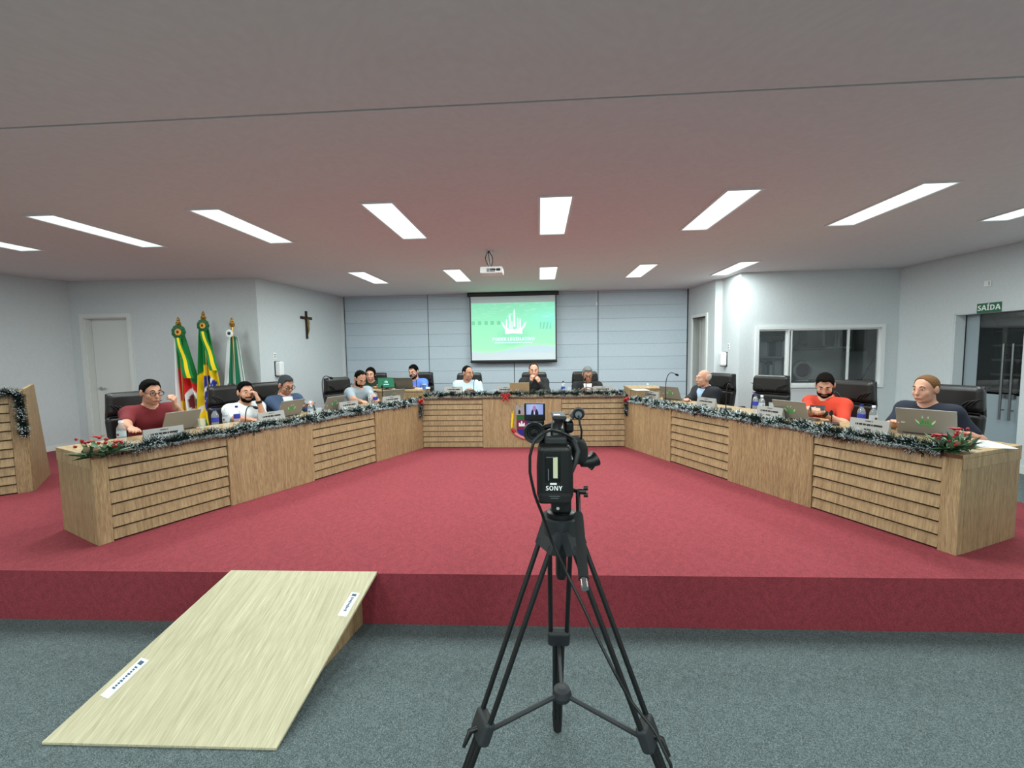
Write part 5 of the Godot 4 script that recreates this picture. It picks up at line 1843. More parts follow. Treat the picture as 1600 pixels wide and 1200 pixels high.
func person(d: Dictionary) -> void:
	var bd: Vector3 = d.body.normalized()
	var t := thing("person", d.label, "person", d.root, rot_to(bd))
	var inv := t.transform.affine_inverse()
	var rb := t.basis.inverse()
	var H: Vector3 = inv * d.head
	var hs := 1.10
	var look: Vector3 = rb * d.look.normalized()
	var hb := Basis.looking_at(look, Vector3.UP, true).scaled(Vector3.ONE * hs)
	var HX := Transform3D(hb, H)
	var N := H + Vector3(0, -0.172, -0.03) - Vector3(look.x, 0, look.z) * 0.02
	var P := Vector3(0, 0.55, 0)
	var fat: float = d.get("fat", 0.0)
	var fem := 0.9 if d.has("female") else 1.0
	var C := P.lerp(N, 0.66) + Vector3(0, 0, 0.015)
	var Bp := P.lerp(N, 0.3) + Vector3(0, 0, 0.03)
	var S := {}
	var W := {}
	var E := {}
	for k in ["l", "r"]:
		var sg := 1.0 if k == "l" else -1.0
		S[k] = N + Vector3(sg * 0.180 * fem, -0.036, -0.005)
		var w: Vector3 = inv * d[k + "h"]
		var mx := 0.53
		if S[k].distance_to(w) > mx: w = S[k] + (w - S[k]).normalized() * mx
		W[k] = w
		E[k] = elbow(S[k], w, 0.285, 0.255, Vector3(sg * 0.75, -1.0, -0.25))
		if d.has(k + "elbow"): E[k] = elbow(S[k], w, 0.285, 0.255, (inv * d[k + "elbow"]) - S[k])
	var lo := Vector3(1, 1, 1) * 9.0
	var hi := -lo
	for p in [P, N, S.l, S.r, E.l, E.r, W.l, W.r]:
		lo = lo.min(p); hi = hi.max(p)
	lo -= Vector3.ONE * 0.19; hi += Vector3.ONE * 0.19
	lo.x = minf(lo.x, -0.26); hi.x = maxf(hi.x, 0.26)
	# the body, one continuous skin
	var g := Grid.new(lo, hi, 0.019, 45.0)
	torso(g, P, Bp, C, N, S, 0.0, fat, fem)
	g.cap(N, HX * Vector3(0, -0.07, -0.02), 0.056 * fem, 0.05 * fem)
	for k in ["l", "r"]:
		g.cap(S[k], E[k], 0.048 * fem, 0.04 * fem)
		g.cap(E[k], W[k], 0.04 * fem, 0.027 * fem)
	var mb := MB.new()
	mb.add_mesh(g.mesh(), Transform3D.IDENTITY)
	mb.add_mesh(legs_mesh(0.0), Transform3D.IDENTITY)
	mb.add_mesh(head_mesh(), HX)
	for k in ["l", "r"]:
		var fd: Vector3 = (W[k] - E[k]).normalized()
		if d.has(k + "dir"): fd = (rb * d[k + "dir"]).normalized()
		var up := Vector3.UP if absf(fd.y) < 0.8 else (Vector3(0, 0, 1) if not d.has(k + "dir") else Vector3(0.5 if k == "l" else -0.5, 0, 0.6))
		var x := up.cross(fd).normalized()
		var y := fd.cross(x)
		var bs := Basis(x, y, fd)
		if k == "l": bs = Basis(-x, y, fd)
		mb.add_mesh(hand_mesh(d.get(k + "curl", 0)), Transform3D(bs, W[k]))
	var sk := mat("skin_%.2f" % d.skin.r, d.skin, 0.55)
	sk.subsurf_scatter_enabled = true; sk.subsurf_scatter_strength = 0.08
	part("body", mb, sk, t)
	# clothes
	var cm := mat("cloth_%s" % d.top.to_html(), d.top, 0.85)
	var ex := 0.020 if d.has("jacket") else 0.013
	g = Grid.new(lo, hi, 0.0165, 48.0)
	torso(g, P, Bp, C, N, S, ex, fat, fem)
	for k in ["l", "r"]:
		var sl: float = d.sleeve
		var ea: Vector3 = E[k]
		if sl < 0.9:
			g.cap(S[k], S[k].lerp(ea, sl + 0.12), 0.05 * fem + ex, 0.047 * fem + ex)
		else:
			g.cap(S[k], ea, 0.05 * fem + ex, 0.042 * fem + ex)
			g.cap(ea, ea.lerp(W[k], 0.90), 0.042 * fem + ex, 0.03 * fem + ex)
	mb = MB.new()
	mb.add_mesh(g.mesh(), Transform3D.IDENTITY)
	var top := part("jacket" if d.has("jacket") else "shirt", mb, cm, t)
	mb = MB.new()
	mb.add_mesh(legs_mesh(0.012), Transform3D.IDENTITY)
	part("trousers", mb, mat("trousers", Color(0.07, 0.075, 0.09), 0.9), t)
	# neckline ring
	mb = MB.new()
	var ring := []
	var nd := ((HX * Vector3(0, -0.07, -0.02)) - N).normalized()
	for j in 17:
		var a := TAU * j / 16.0
		ring.append(N + nd * (0.028 - 0.028 * sin(a)) + Vector3(cos(a) * 0.068 * fem, -0.012 * sin(a), sin(a) * 0.068 * fem))
	mb.tube(ring, 0.013 if d.has("collar") or d.has("jacket") else 0.008, 8)
	part("collar", mb, mat("cloth_%s" % d.front.to_html(), d.front, 0.85) if d.has("front") else cm, top)
	if d.has("front") or d.has("chest_print"):
		g = Grid.new(Vector3(-0.13, Bp.y - 0.12, -0.05), Vector3(0.13, N.y + 0.02, hi.z), 0.013, 48.0)
		torso(g, P, Bp, C, N, S, ex + 0.007, fat, fem)
		if d.has("front"):
			var y0: float = Bp.y - 0.06
			var y1: float = N.y
			g.keep(func(p: Vector3) -> float: return maxf(absf(p.x) - lerpf(0.018, 0.075, clampf((p.y - y0) / (y1 - y0), 0, 1)), maxf(y0 - p.y, 0.03 - (p.z - lerpf(0.0, N.z, clampf((p.y - 0.5) / (N.y - 0.5), 0, 1))))))
			mb = MB.new()
			mb.add_mesh(g.mesh(), Transform3D.IDENTITY)
			part("shirt_front", mb, mat("cloth_%s" % d.front.to_html(), d.front, 0.85), top)
		else:
			var yc: float = C.y - 0.09
			g.keep(func(p: Vector3) -> float: return maxf(absf(p.x) - 0.12, maxf(absf(p.y - yc) - 0.05, 0.04 - p.z)))
			mb = MB.new()
			mb.add_mesh(g.mesh(), Transform3D.IDENTITY)
			part("chest_print", mb, mat("print_mustard", Color(0.50, 0.42, 0.2), 0.85), top)
	if d.has("watch"):
		mb = MB.new()
		var k := "l"
		var a: Vector3 = W[k].lerp(E[k], 0.10)
		mb.tube([a, a + (E[k] - W[k]).normalized() * 0.03], 0.036, 12)
		part("watch", mb, M.black, t)
	# face and hair
	var hm := mat("hair_%s" % d.hc.to_html(), d.hc, 0.95, 0.0, 0.2)
	mb = MB.new()
	mb.add_mesh(hair_mesh(d.hair), HX)
	var hair := part("hair", mb, hm, t)
	if d.has("beard"):
		mb = MB.new()
		mb.add_mesh(beard_mesh(d.beard), HX)
		part("beard", mb, hm, t)
	mb = MB.new()
	mb.xf = HX
	for s in [-1.0, 1.0]: mb.tube([Vector3(s * 0.014, 0.030, 0.0895), Vector3(s * 0.03, 0.036, 0.085), Vector3(s * 0.045, 0.030, 0.074)], [0.004, 0.005, 0.003], 6)
	part("eyebrows", mb, hm, t)
	for s in [-1.0, 1.0]:
		mb = MB.new()
		mb.xf = HX
		mb.ball(Vector3(s * 0.029, 0.007, 0.0745), Vector3(0.0125, 0.007, 0.009), 10)
		var eye := part("eye", mb, mat("eye_white", Color(0.8, 0.78, 0.76), 0.3), t)
		mb = MB.new()
		mb.xf = HX
		mb.ball(Vector3(s * 0.029, 0.007, 0.081), Vector3(0.0058, 0.006, 0.004), 8)
		part("iris", mb, mat("iris", Color(0.08, 0.05, 0.04), 0.3), eye)
	mb = MB.new()
	mb.xf = HX
	mb.ball(Vector3(0, -0.064, 0.091), Vector3(0.021, 0.0065, 0.006), 10)
	part("mouth", mb, mat("lips_%.2f" % d.skin.r, Color(d.skin.r * 0.86, d.skin.g * 0.66, d.skin.b * 0.68), 0.5), t)
	if d.has("glasses"):
		mb = MB.new()
		mb.xf = HX
		for s in [-1.0, 1.0]:
			var pts := []
			for j in 13:
				var a := TAU * j / 12.0
				pts.append(Vector3(s * 0.033 + cos(a) * 0.024, 0.004 + sin(a) * 0.017, 0.100 - absf(cos(a) * 0.024 + 0.033) * 0.06))
			mb.tube(pts, 0.0028, 6)
			mb.tube([Vector3(s * 0.057, 0.008, 0.096), Vector3(s * 0.074, 0.010, 0.07), Vector3(s * 0.080, 0.012, -0.005)], 0.0026, 6)
		mb.tube([Vector3(-0.01, 0.008, 0.1), Vector3(0.01, 0.008, 0.1)], 0.0026, 6)
		part("glasses", mb, M.black, t)

func torso(g: Grid, P: Vector3, Bp: Vector3, C: Vector3, N: Vector3, S: Dictionary, e: float, fat: float, fem: float) -> void:
	var x := Vector3(1, 0, 0)
	g.cap(P - x * 0.075, P + x * 0.075, 0.105 + e, 0.105 + e)
	g.cap(Bp - x * 0.07 * fem, Bp + x * 0.07 * fem, 0.105 + fat + e, 0.105 + fat + e)
	g.cap(C - x * 0.085 * fem, C + x * 0.085 * fem, 0.10 + fat * 0.5 + e, 0.10 + fat * 0.5 + e)
	g.cap(S.l, S.r, 0.052 + e, 0.052 + e)
	for k in ["l", "r"]: g.cap(N + Vector3(0, -0.015, -0.01), S[k], 0.044 + e, 0.044 + e)

# ---------------------------------------------------------------- things on the desks
var turnL := 0.0
var turnC := 0.0
var turnR := 0.0
func make_laptop(shell: Material, w: float, logo: bool, open := 0.44) -> Node3D:
	var t := thing("laptop", "", "laptop")
	var dp := w * 0.635
	var mb := MB.new()
	mb.rbox(Vector3(0, 0.009, -dp * 0.5), Vector3(w, 0.016, dp), 0.006)
	var base := part("base", mb, shell, t)
	mb = MB.new()
	mb.box(Vector3(0, 0.0172, -dp * 0.38), Vector3(w * 0.88, 0.0012, dp * 0.42))
	part("keyboard", mb, M.black, base)
	mb = MB.new()
	mb.box(Vector3(0, 0.0172, -dp * 0.8), Vector3(w * 0.3, 0.001, dp * 0.24))
	part("touchpad", mb, M.mid_grey, base)
	var lx := Transform3D(Basis(Vector3.RIGHT, open), Vector3(0, 0.016, 0.0))
	mb = MB.new()
	mb.xf = lx
	mb.rbox(Vector3(0, dp * 0.5, 0), Vector3(w, dp, 0.009), 0.004)
	var lid := part("lid", mb, shell, t)
	mb = MB.new()
	mb.xf = lx
	mb.box(Vector3(0, dp * 0.52, -0.0052), Vector3(w * 0.95, dp * 0.88, 0.001))
	part("display", mb, M.black_gloss, lid)
	mb = MB.new()
	mb.tube([Vector3(-w * 0.4, 0.015, 0), Vector3(w * 0.4, 0.015, 0)], 0.007, 8)
	part("hinge", mb, M.dark_grey, t)
	if logo:
		mb = MB.new()
		mb.xf = lx * Transform3D(Basis.IDENTITY, Vector3(0, dp * 0.52, 0))
		var u := w / 0.33 * 0.0043
		for q in [[-3.5, 0, 2.2, 9], [0.0, 0, 2.2, 7], [3.2, 0, 2.0, 8], [-6.0, -1, 1.6, 5], [6.0, -1, 1.6, 5]]:
			mb.prism(PackedVector2Array([Vector2((q[0] - q[2] * 0.5) * u, (q[1] - 5) * u), Vector2((q[0] + q[2] * 0.5) * u, (q[1] - 5) * u), Vector2((q[0] + q[2] * 0.5) * u, (q[1] - 5 + q[3] * 0.8) * u), Vector2(q[0] * u, (q[1] - 5 + q[3]) * u), Vector2((q[0] - q[2] * 0.5) * u, (q[1] - 5 + q[3] * 0.8) * u)]), 0.0046, 0.0054)
		mb.box(Vector3(0, -8.2 * u, 0.005), Vector3(19 * u, 1.4 * u, 0.0008))
		part("logo", mb, M.logo_green, lid, "green printed emblem")
		mb = MB.new()
		mb.xf = lx * Transform3D(Basis.IDENTITY, Vector3(0, dp * 0.52, 0))
		for s in [-1.0, 1.0]:
			mb.prism(PackedVector2Array([Vector2(s * 8 * u, -6 * u), Vector2(s * 12 * u, -1 * u), Vector2(s * 13 * u, 4 * u), Vector2(s * 9.5 * u, 0), Vector2(s * 7.5 * u, -3.5 * u)]), 0.0046, 0.0054)
			mb.prism(PackedVector2Array([Vector2(s * 2.6 * u, 6.5 * u), Vector2(s * 4.6 * u, 6.5 * u), Vector2(s * 3.6 * u, 12 * u)]), 0.0046, 0.0054)
		part("logo_leaves", mb, M.logo_light, lid)
		mb = MB.new()
		mb.xf = lx * Transform3D(Basis.IDENTITY, Vector3(-w * 0.38, dp * 0.42, 0))
		mb.box(Vector3(0, 0, 0.005), Vector3(w * 0.07, 0.006, 0.0008))
		part("maker_mark", mb, M.white, lid)
	return t

func make_plate() -> Node3D:
	var t := thing("name_plate", "", "name plate")
	var mb := MB.new()
	mb.xf = Transform3D(Basis(Vector3.UP, PI / 2), Vector3.ZERO)
	mb.prism(PackedVector2Array([Vector2(-0.03, 0), Vector2(0.03, 0), Vector2(0.03, 0.004), Vector2(0.003, 0.125), Vector2(-0.003, 0.125), Vector2(-0.03, 0.004)]), -0.155, 0.155)
	part("holder", mb, M.plate, t)
	var tilt := Transform3D(Basis(Vector3.RIGHT, -atan2(0.027, 0.121)), Vector3(0, 0.0645, 0.017))
	var r := RandomNumberGenerator.new()
	r.seed = 4
	for q in [[0.044, 0.06, 0.006], [0.012, 0.21, 0.016], [-0.030, 0.06, 0.011]]:
		var x: float = -q[1] * 0.5
		mb = MB.new()
		mb.xf = tilt
		while x < q[1] * 0.5 - 0.004:
			var w := r.randf_range(0.006, 0.011)
			mb.box(Vector3(x + w * 0.5, q[0], 0.001), Vector3(w, q[2], 0.0008))
			x += w + (0.0 if r.randf() < 0.8 else 0.006)
		part("print_line", mb, M.ink, t, "dark printed line")
	mb = MB.new()
	mb.box(Vector3(0, 0.001, 0.004), Vector3(0.32, 0.006, 0.08))
	part("foot", mb, M.dark_grey, t)
	return t

func make_bottle(kind: String) -> Node3D:
	var t := thing("water_bottle" if kind != "glass" else "drinking_glass", "", "bottle" if kind != "glass" else "glass")
	var mb := MB.new()
	if kind == "glass":
		mb.lathe([Vector2(0, 0), Vector2(0.028, 0), Vector2(0.036, 0.11), Vector2(0.034, 0.11), Vector2(0.027, 0.006), Vector2(0, 0.006)], 16)
		part("tumbler", mb, M.clear_plastic, t)
		mb = MB.new()
		mb.lathe([Vector2(0, 0.007), Vector2(0.0268, 0.007), Vector2(0.030, 0.045), Vector2(0, 0.045)], 16)
		part("water", mb, M.glass, t)
		return t
	mb.lathe([Vector2(0, 0), Vector2(0.03, 0), Vector2(0.033, 0.008), Vector2(0.033, 0.045), Vector2(0.031, 0.05), Vector2(0.033, 0.055), Vector2(0.033, 0.13), Vector2(0.03, 0.15), Vector2(0.015, 0.178), Vector2(0.013, 0.195), Vector2(0, 0.195)], 16)
	part("body", mb, M.clear_plastic, t)
	mb = MB.new()
	mb.lathe([Vector2(0, 0.19), Vector2(0.0155, 0.19), Vector2(0.0155, 0.21), Vector2(0, 0.212)], 14)
	part("cap", mb, M.cap_white if kind == "clear" else M.cap_blue, t)
	mb = MB.new()
	mb.lathe([Vector2(0.0335, 0.068), Vector2(0.0338, 0.07), Vector2(0.0338, 0.115), Vector2(0.0335, 0.117)], 16)
	part("label", mb, M.blue_label if kind == "blue" else M.label_clear, t)
	if kind == "clear":
		mb = MB.new()
		mb.box(Vector3(0, 0.09, 0.0335), Vector3(0.02, 0.02, 0.002))
		part("print", mb, mat("print_red", Color(0.5, 0.2, 0.18), 0.6), t)
	return t

func mic(bp: Vector3, head: Vector3, label: String, bow := 0.0) -> void:
	var t := thing("gooseneck_microphone", label, "microphone", bp, rot_to(Vector3(head.x - bp.x, 0, head.z - bp.z)), "desk microphones")
	var h := t.transform.affine_inverse() * head
	var mb := MB.new()
	mb.rbox(Vector3(0, 0.014, 0), Vector3(0.1, 0.028, 0.13), 0.012)
	part("base", mb, M.black, t)
	var pts := []
	var ctrl := Vector3(h.x * 0.1 - bow, h.y * 1.25 + 0.02, -bow)
	for k in 12:
		var f := k / 11.0
		var a := Vector3(0, 0.025, 0).lerp(ctrl, f)
		pts.append(a.lerp(ctrl.lerp(h, f), f))
	mb = MB.new()
	mb.tube(pts, 0.0055, 8)
	part("gooseneck", mb, M.black, t)
	mb = MB.new()
	var dr: Vector3 = (pts[11] - pts[9]).normalized()
	mb.tube([h - dr * 0.01, h + dr * 0.005, h + dr * 0.03, h + dr * 0.042], [0.009, 0.016, 0.017, 0.006], 10)
	part("capsule", mb, M.black_soft, t)

func desk_things() -> void:
	turnL = wall_frame(DL, DCL).basis.get_euler().y
	turnC = wall_frame(DCL, DCR).basis.get_euler().y
	turnR = wall_frame(DCR, DR).basis.get_euler().y
	# laptops
	var plain := make_laptop(M.laptop, 0.34, false)
	plain.position = gy(281, 673, TOP_Y); plain.rotation.y = turnL + 0.12
	tag(plain, "open silver laptop before the person in the maroon t-shirt", "laptop", "laptops on the desks")
	var lg := make_laptop(M.laptop, 0.34, true)
	lg.position = gy(452, 651, TOP_Y); lg.rotation.y = turnL + 0.1
	tag(lg, "silver laptop with green emblem before the person in denim blue", "laptop", "laptops on the desks")
	for q in [[519, 643, turnL + 0.15, "silver laptop with green emblem between the denim shirt and grey polo people"], [614, 629, turnL - 0.35, "silver laptop with green emblem in front of the green monitor"], [1050, 625, turnR + 0.2, "silver laptop with green emblem before the bald person"], [1238, 656, turnR + 0.12, "silver laptop with green emblem before the person in orange"], [1447, 681, turnR + 0.28, "large silver laptop with green emblem before the person in the navy t-shirt"]]:
		var c := dup(lg, gy(q[0], q[1], TOP_Y), q[2], q[3])
		if q[0] == 1447: c.scale = Vector3(1.12, 1.12, 1.12)
	var gold := make_laptop(mat("laptop_gold", Color(0.66, 0.58, 0.48), 0.4, 0.3), 0.32, false)
	gold.position = gy(812, 616, MID_Y); gold.rotation.y = turnC
	tag(gold, "gold coloured laptop before the person in the black suit with folded hands", "laptop", "laptops on the desks")
	var tb := gz(640, 609.5, -7.22).y
	var grey := make_laptop(M.laptop_dark, 0.33, false)
	grey.position = Vector3(gz(632, 608, -7.42).x, tb, -7.42); grey.rotation.y = 0.0
	tag(grey, "dark grey laptop on the side table before the person in bright blue", "laptop", "laptops on the desks")
	# monitor with a green picture
	var mp := gz(604, 607, -7.36)
	var mo := thing("monitor", "small monitor with a green picture on the side table", "monitor", Vector3(mp.x, tb, -7.36), 0.1)
	var mb := MB.new()
	mb.rbox(Vector3(0, 0.115, 0), Vector3(0.3, 0.185, 0.02), 0.006)
	var bz := part("bezel", mb, M.black, mo)
	mb = MB.new()
	mb.box(Vector3(0, 0.118, 0.0105), Vector3(0.28, 0.16, 0.001))
	var mm := mat("monitor_green", Color(0.15, 0.4, 0.3), 0.4)
	mm.emission_enabled = true; mm.emission = Color(0.12, 0.42, 0.30); mm.emission_energy_multiplier = 0.5
	var dsp := part("display", mb, mm, bz)
	mb = MB.new()
	for q in [[-0.02, 0.135, 0.012, 0.03], [0.0, 0.14, 0.012, 0.04], [0.02, 0.132, 0.012, 0.028], [0, 0.092, 0.09, 0.012]]: mb.box(Vector3(q[0], q[1], 0.0115), Vector3(q[2], q[3], 0.001))
	var mw := mat("monitor_white", Color(0.7, 0.85, 0.85), 0.4)
	mw.emission_enabled = true; mw.emission = Color(0.6, 0.85, 0.85); mw.emission_energy_multiplier = 0.6
	part("emblem", mb, mw, dsp)
	mb = MB.new()
	mb.box(Vector3(0, 0.02, -0.02), Vector3(0.04, 0.05, 0.02)); mb.rbox(Vector3(0, 0.006, -0.02), Vector3(0.16, 0.012, 0.12), 0.004)
	part("stand", mb, M.black, mo)
	# name plates
	var np := make_plate()
	np.position = gy(257, 689, TOP_Y); np.rotation.y = turnL
	tag(np, "grey name plate before the person in the maroon t-shirt", "name plate", "name plates on the desks")
	for q in [[424, 660, turnL, "grey name plate before the person in the white t-shirt", TOP_Y], [545, 641, turnL, "grey name plate before the grey polo person's laptop", TOP_Y], [612, 631.5, turnL - 0.2, "grey name plate by the middle desk end of the flag side wing", TOP_Y],
			[709, 615.5, turnC, "name plate before the person in the pale blue shirt", MID_Y], [790, 615.5, turnC, "name plate beside the gold coloured laptop", MID_Y], [942, 615, turnC, "name plate before the grey haired person in the black suit", MID_Y],
			[1019, 624, turnR, "name plate at the middle desk end of the window side wing", TOP_Y], [1104, 636, turnR, "name plate before the bald person in the navy blazer", TOP_Y], [1203, 653, turnR, "name plate before the empty chair", TOP_Y], [1358, 677, turnR, "name plate between the orange polo and navy t-shirt people", TOP_Y]]:
		dup(np, gy(q[0], q[1], q[4]) , q[2], q[3])
	# bottles and glasses
	var bc := make_bottle("clear")
	bc.position = gy(191, 694, TOP_Y); tag(bc, "clear water bottle with white cap before the person in the maroon t-shirt", "bottle", "water bottles on the desks")
	for q in [[354, 668, "clear water bottle between two blue labelled bottles by the white t-shirt person"], [486, 654, "clear water bottle beside the denim shirt person's hands"], [579, 632, "clear water bottle before the grey polo person"], [1190, 645, "clear water bottle by the empty chair's name plate"], [1364, 668, "clear water bottle beside a blue labelled bottle by the navy t-shirt person"], [1012, 619, "clear water bottle at the middle desk end of the window side wing"]]:
		dup(bc, gy(q[0], q[1], TOP_Y), 0.0, q[2])
	var bb := make_bottle("blue")
	bb.position = gy(337, 669, TOP_Y); tag(bb, "blue labelled water bottle nearer the maroon t-shirt person's laptop", "bottle", "blue labelled bottles on the desks")
	for q in [[371, 663, TOP_Y, "blue labelled water bottle right before the person in the white t-shirt"], [587, 632, TOP_Y, "blue labelled bottle beside the grey polo person's papers"], [880, 615, MID_Y, "blue labelled bottle beside the grey haired person in the suit"], [1180, 642, TOP_Y, "blue labelled bottle before the empty chair"], [1345, 665, TOP_Y, "blue labelled bottle by the person in the orange polo"]]:
		dup(bb, gy(q[0], q[1], q[2]), 0.0, q[3])
	var gs := make_bottle("glass")
	gs.position = gy(316, 670, TOP_Y); tag(gs, "drinking glass beside the maroon t-shirt person's laptop", "glass", "drinking glasses on the desks")
	for q in [[499, 651, TOP_Y, "drinking glass by the clear bottle near the denim shirt person"], [890, 615.5, MID_Y, "drinking glass on the middle desk beside the suit wearers"], [1206, 643, TOP_Y, "drinking glass before the empty chair"]]:
		dup(gs, gy(q[0], q[1], q[2]), 0.0, q[3])
	# microphones: base on the desk, head on the sight line at the same depth
	for q in [[510, 643, 516, 590, TOP_Y, "tall gooseneck microphone before the grey polo person's chair", 0.10], [384, 664, 397, 636, TOP_Y, "low gooseneck microphone before the person in the white t-shirt", 0.0], [598, 630, 597, 603, TOP_Y, "gooseneck microphone before the grey polo person", 0.0], [740, 615.5, 747, 593, MID_Y, "gooseneck microphone before the person in the pale blue shirt", 0.0], [916, 615.5, 914, 592, MID_Y, "gooseneck microphone before the grey haired person in the suit", 0.0],
			[1040, 628, 1056, 585, TOP_Y, "tall curved gooseneck microphone before the bald person", 0.03], [1134, 641, 1141, 602, TOP_Y, "gooseneck microphone between the bald person and the empty chair", 0.0], [1299, 664, 1299, 643, TOP_Y, "short gooseneck microphone before the person in the orange polo", 0.0]]:
		var b := gy(q[0], q[1], q[4])
		mic(b, gp(q[2], q[3], b, Vector3(b.x, 0, b.z).normalized()), q[5], q[6])
	mic(Vector3(gz(651, 607, -7.55).x, tb, -7.55), gz(643, 586, -7.55), "gooseneck microphone before the person in the bright blue shirt")
	# phones
	var ph := thing("smartphone", "black smartphone in the hands of the denim shirt person", "phone", hp(483, 628, "L", 0.66), turnL)
	mb = MB.new()
	mb.xf = Transform3D(Basis(Vector3.RIGHT, -0.9), Vector3.ZERO)
	mb.rbox(Vector3.ZERO, Vector3(0.15, 0.075, 0.009), 0.004)
	part("case", mb, M.phone, ph)
	mb = MB.new()
	mb.xf = Transform3D(Basis(Vector3.RIGHT, -0.9), Vector3.ZERO)
	mb.box(Vector3(0, 0, -0.0048), Vector3(0.14, 0.068, 0.001))
	part("screen", mb, M.black_gloss, ph)
	var p2 := dup(ph, hp(1277, 637, "R", 0.53), turnR + 0.4, "black smartphone in the hands of the orange polo person")
	p2.scale = Vector3(0.9, 0.9, 0.9)
	var p3 := dup(ph, gy(1302, 666, TOP_Y + 0.03), turnR + 0.8, "black smartphone lying on the desk by the orange polo person")
	p3.rotation = Vector3(-0.67, turnR + 0.5, 0); p3.position.y = TOP_Y + 0.006
	var p4 := dup(ph, gy(224, 694, TOP_Y), turnL, "black smartphone lying beside the maroon t-shirt person's name plate")
	p4.rotation = Vector3(-0.67, turnL + 0.2, 0); p4.position.y = TOP_Y + 0.006
	# papers
	mb = MB.new()
	mb.box(Vector3(0, 0.0012, 0), Vector3(0.21, 0.0024, 0.297))
	var sheet := mb.mesh()
	mb = MB.new()
	for k in 11: mb.box(Vector3(-0.01 + 0.005 * (k % 3), 0.0027, -0.11 + k * 0.022), Vector3(0.15 - 0.03 * (k % 2), 0.0005, 0.004))
	var lines := mb.mesh()
	for q in [[1478, 698, TOP_Y, turnR + 0.3, "printed sheet of paper beside the navy t-shirt person's laptop"], [1508, 690, TOP_Y, turnR + 1.2, "printed sheet of paper near the window side wing's end"], [1540, 694, TOP_Y, turnR + 0.9, "printed sheet of paper at the outer edge of the window side wing"], [580, 637, TOP_Y, turnL + 0.4, "sheet of paper under the grey polo person's hands"], [662, 606.5, tb, 0.3, "sheet of paper before the person in bright blue"], [1000, 609, gz(996, 606, -7.25).y, 0.1, "sheet of paper on the small window side table"]]:
		var t := thing("paper_sheet", q[4], "paper", gy(q[0], q[1], q[2]), q[3], "papers on the desks")
		part("sheet", sheet, M.paper, t)
		part("print", lines, M.mid_grey, t)
	var cup := thing("paper_cup", "small blue cup on the side table by the bright blue shirt", "cup", Vector3(gz(664, 608, -7.30).x - 0.02, tb, -7.32))
	mb = MB.new()
	mb.lathe([Vector2(0, 0), Vector2(0.028, 0), Vector2(0.036, 0.085), Vector2(0.033, 0.085), Vector2(0.026, 0.005), Vector2(0, 0.005)], 16)
	part("cup", mb, mat("cup_blue", Color(0.3, 0.45, 0.7), 0.5), cup)
	mb = MB.new()
	mb.lathe([Vector2(0.0337, 0.085), Vector2(0.038, 0.088), Vector2(0.0337, 0.091)], 16)
	part("rim", mb, M.white, cup)

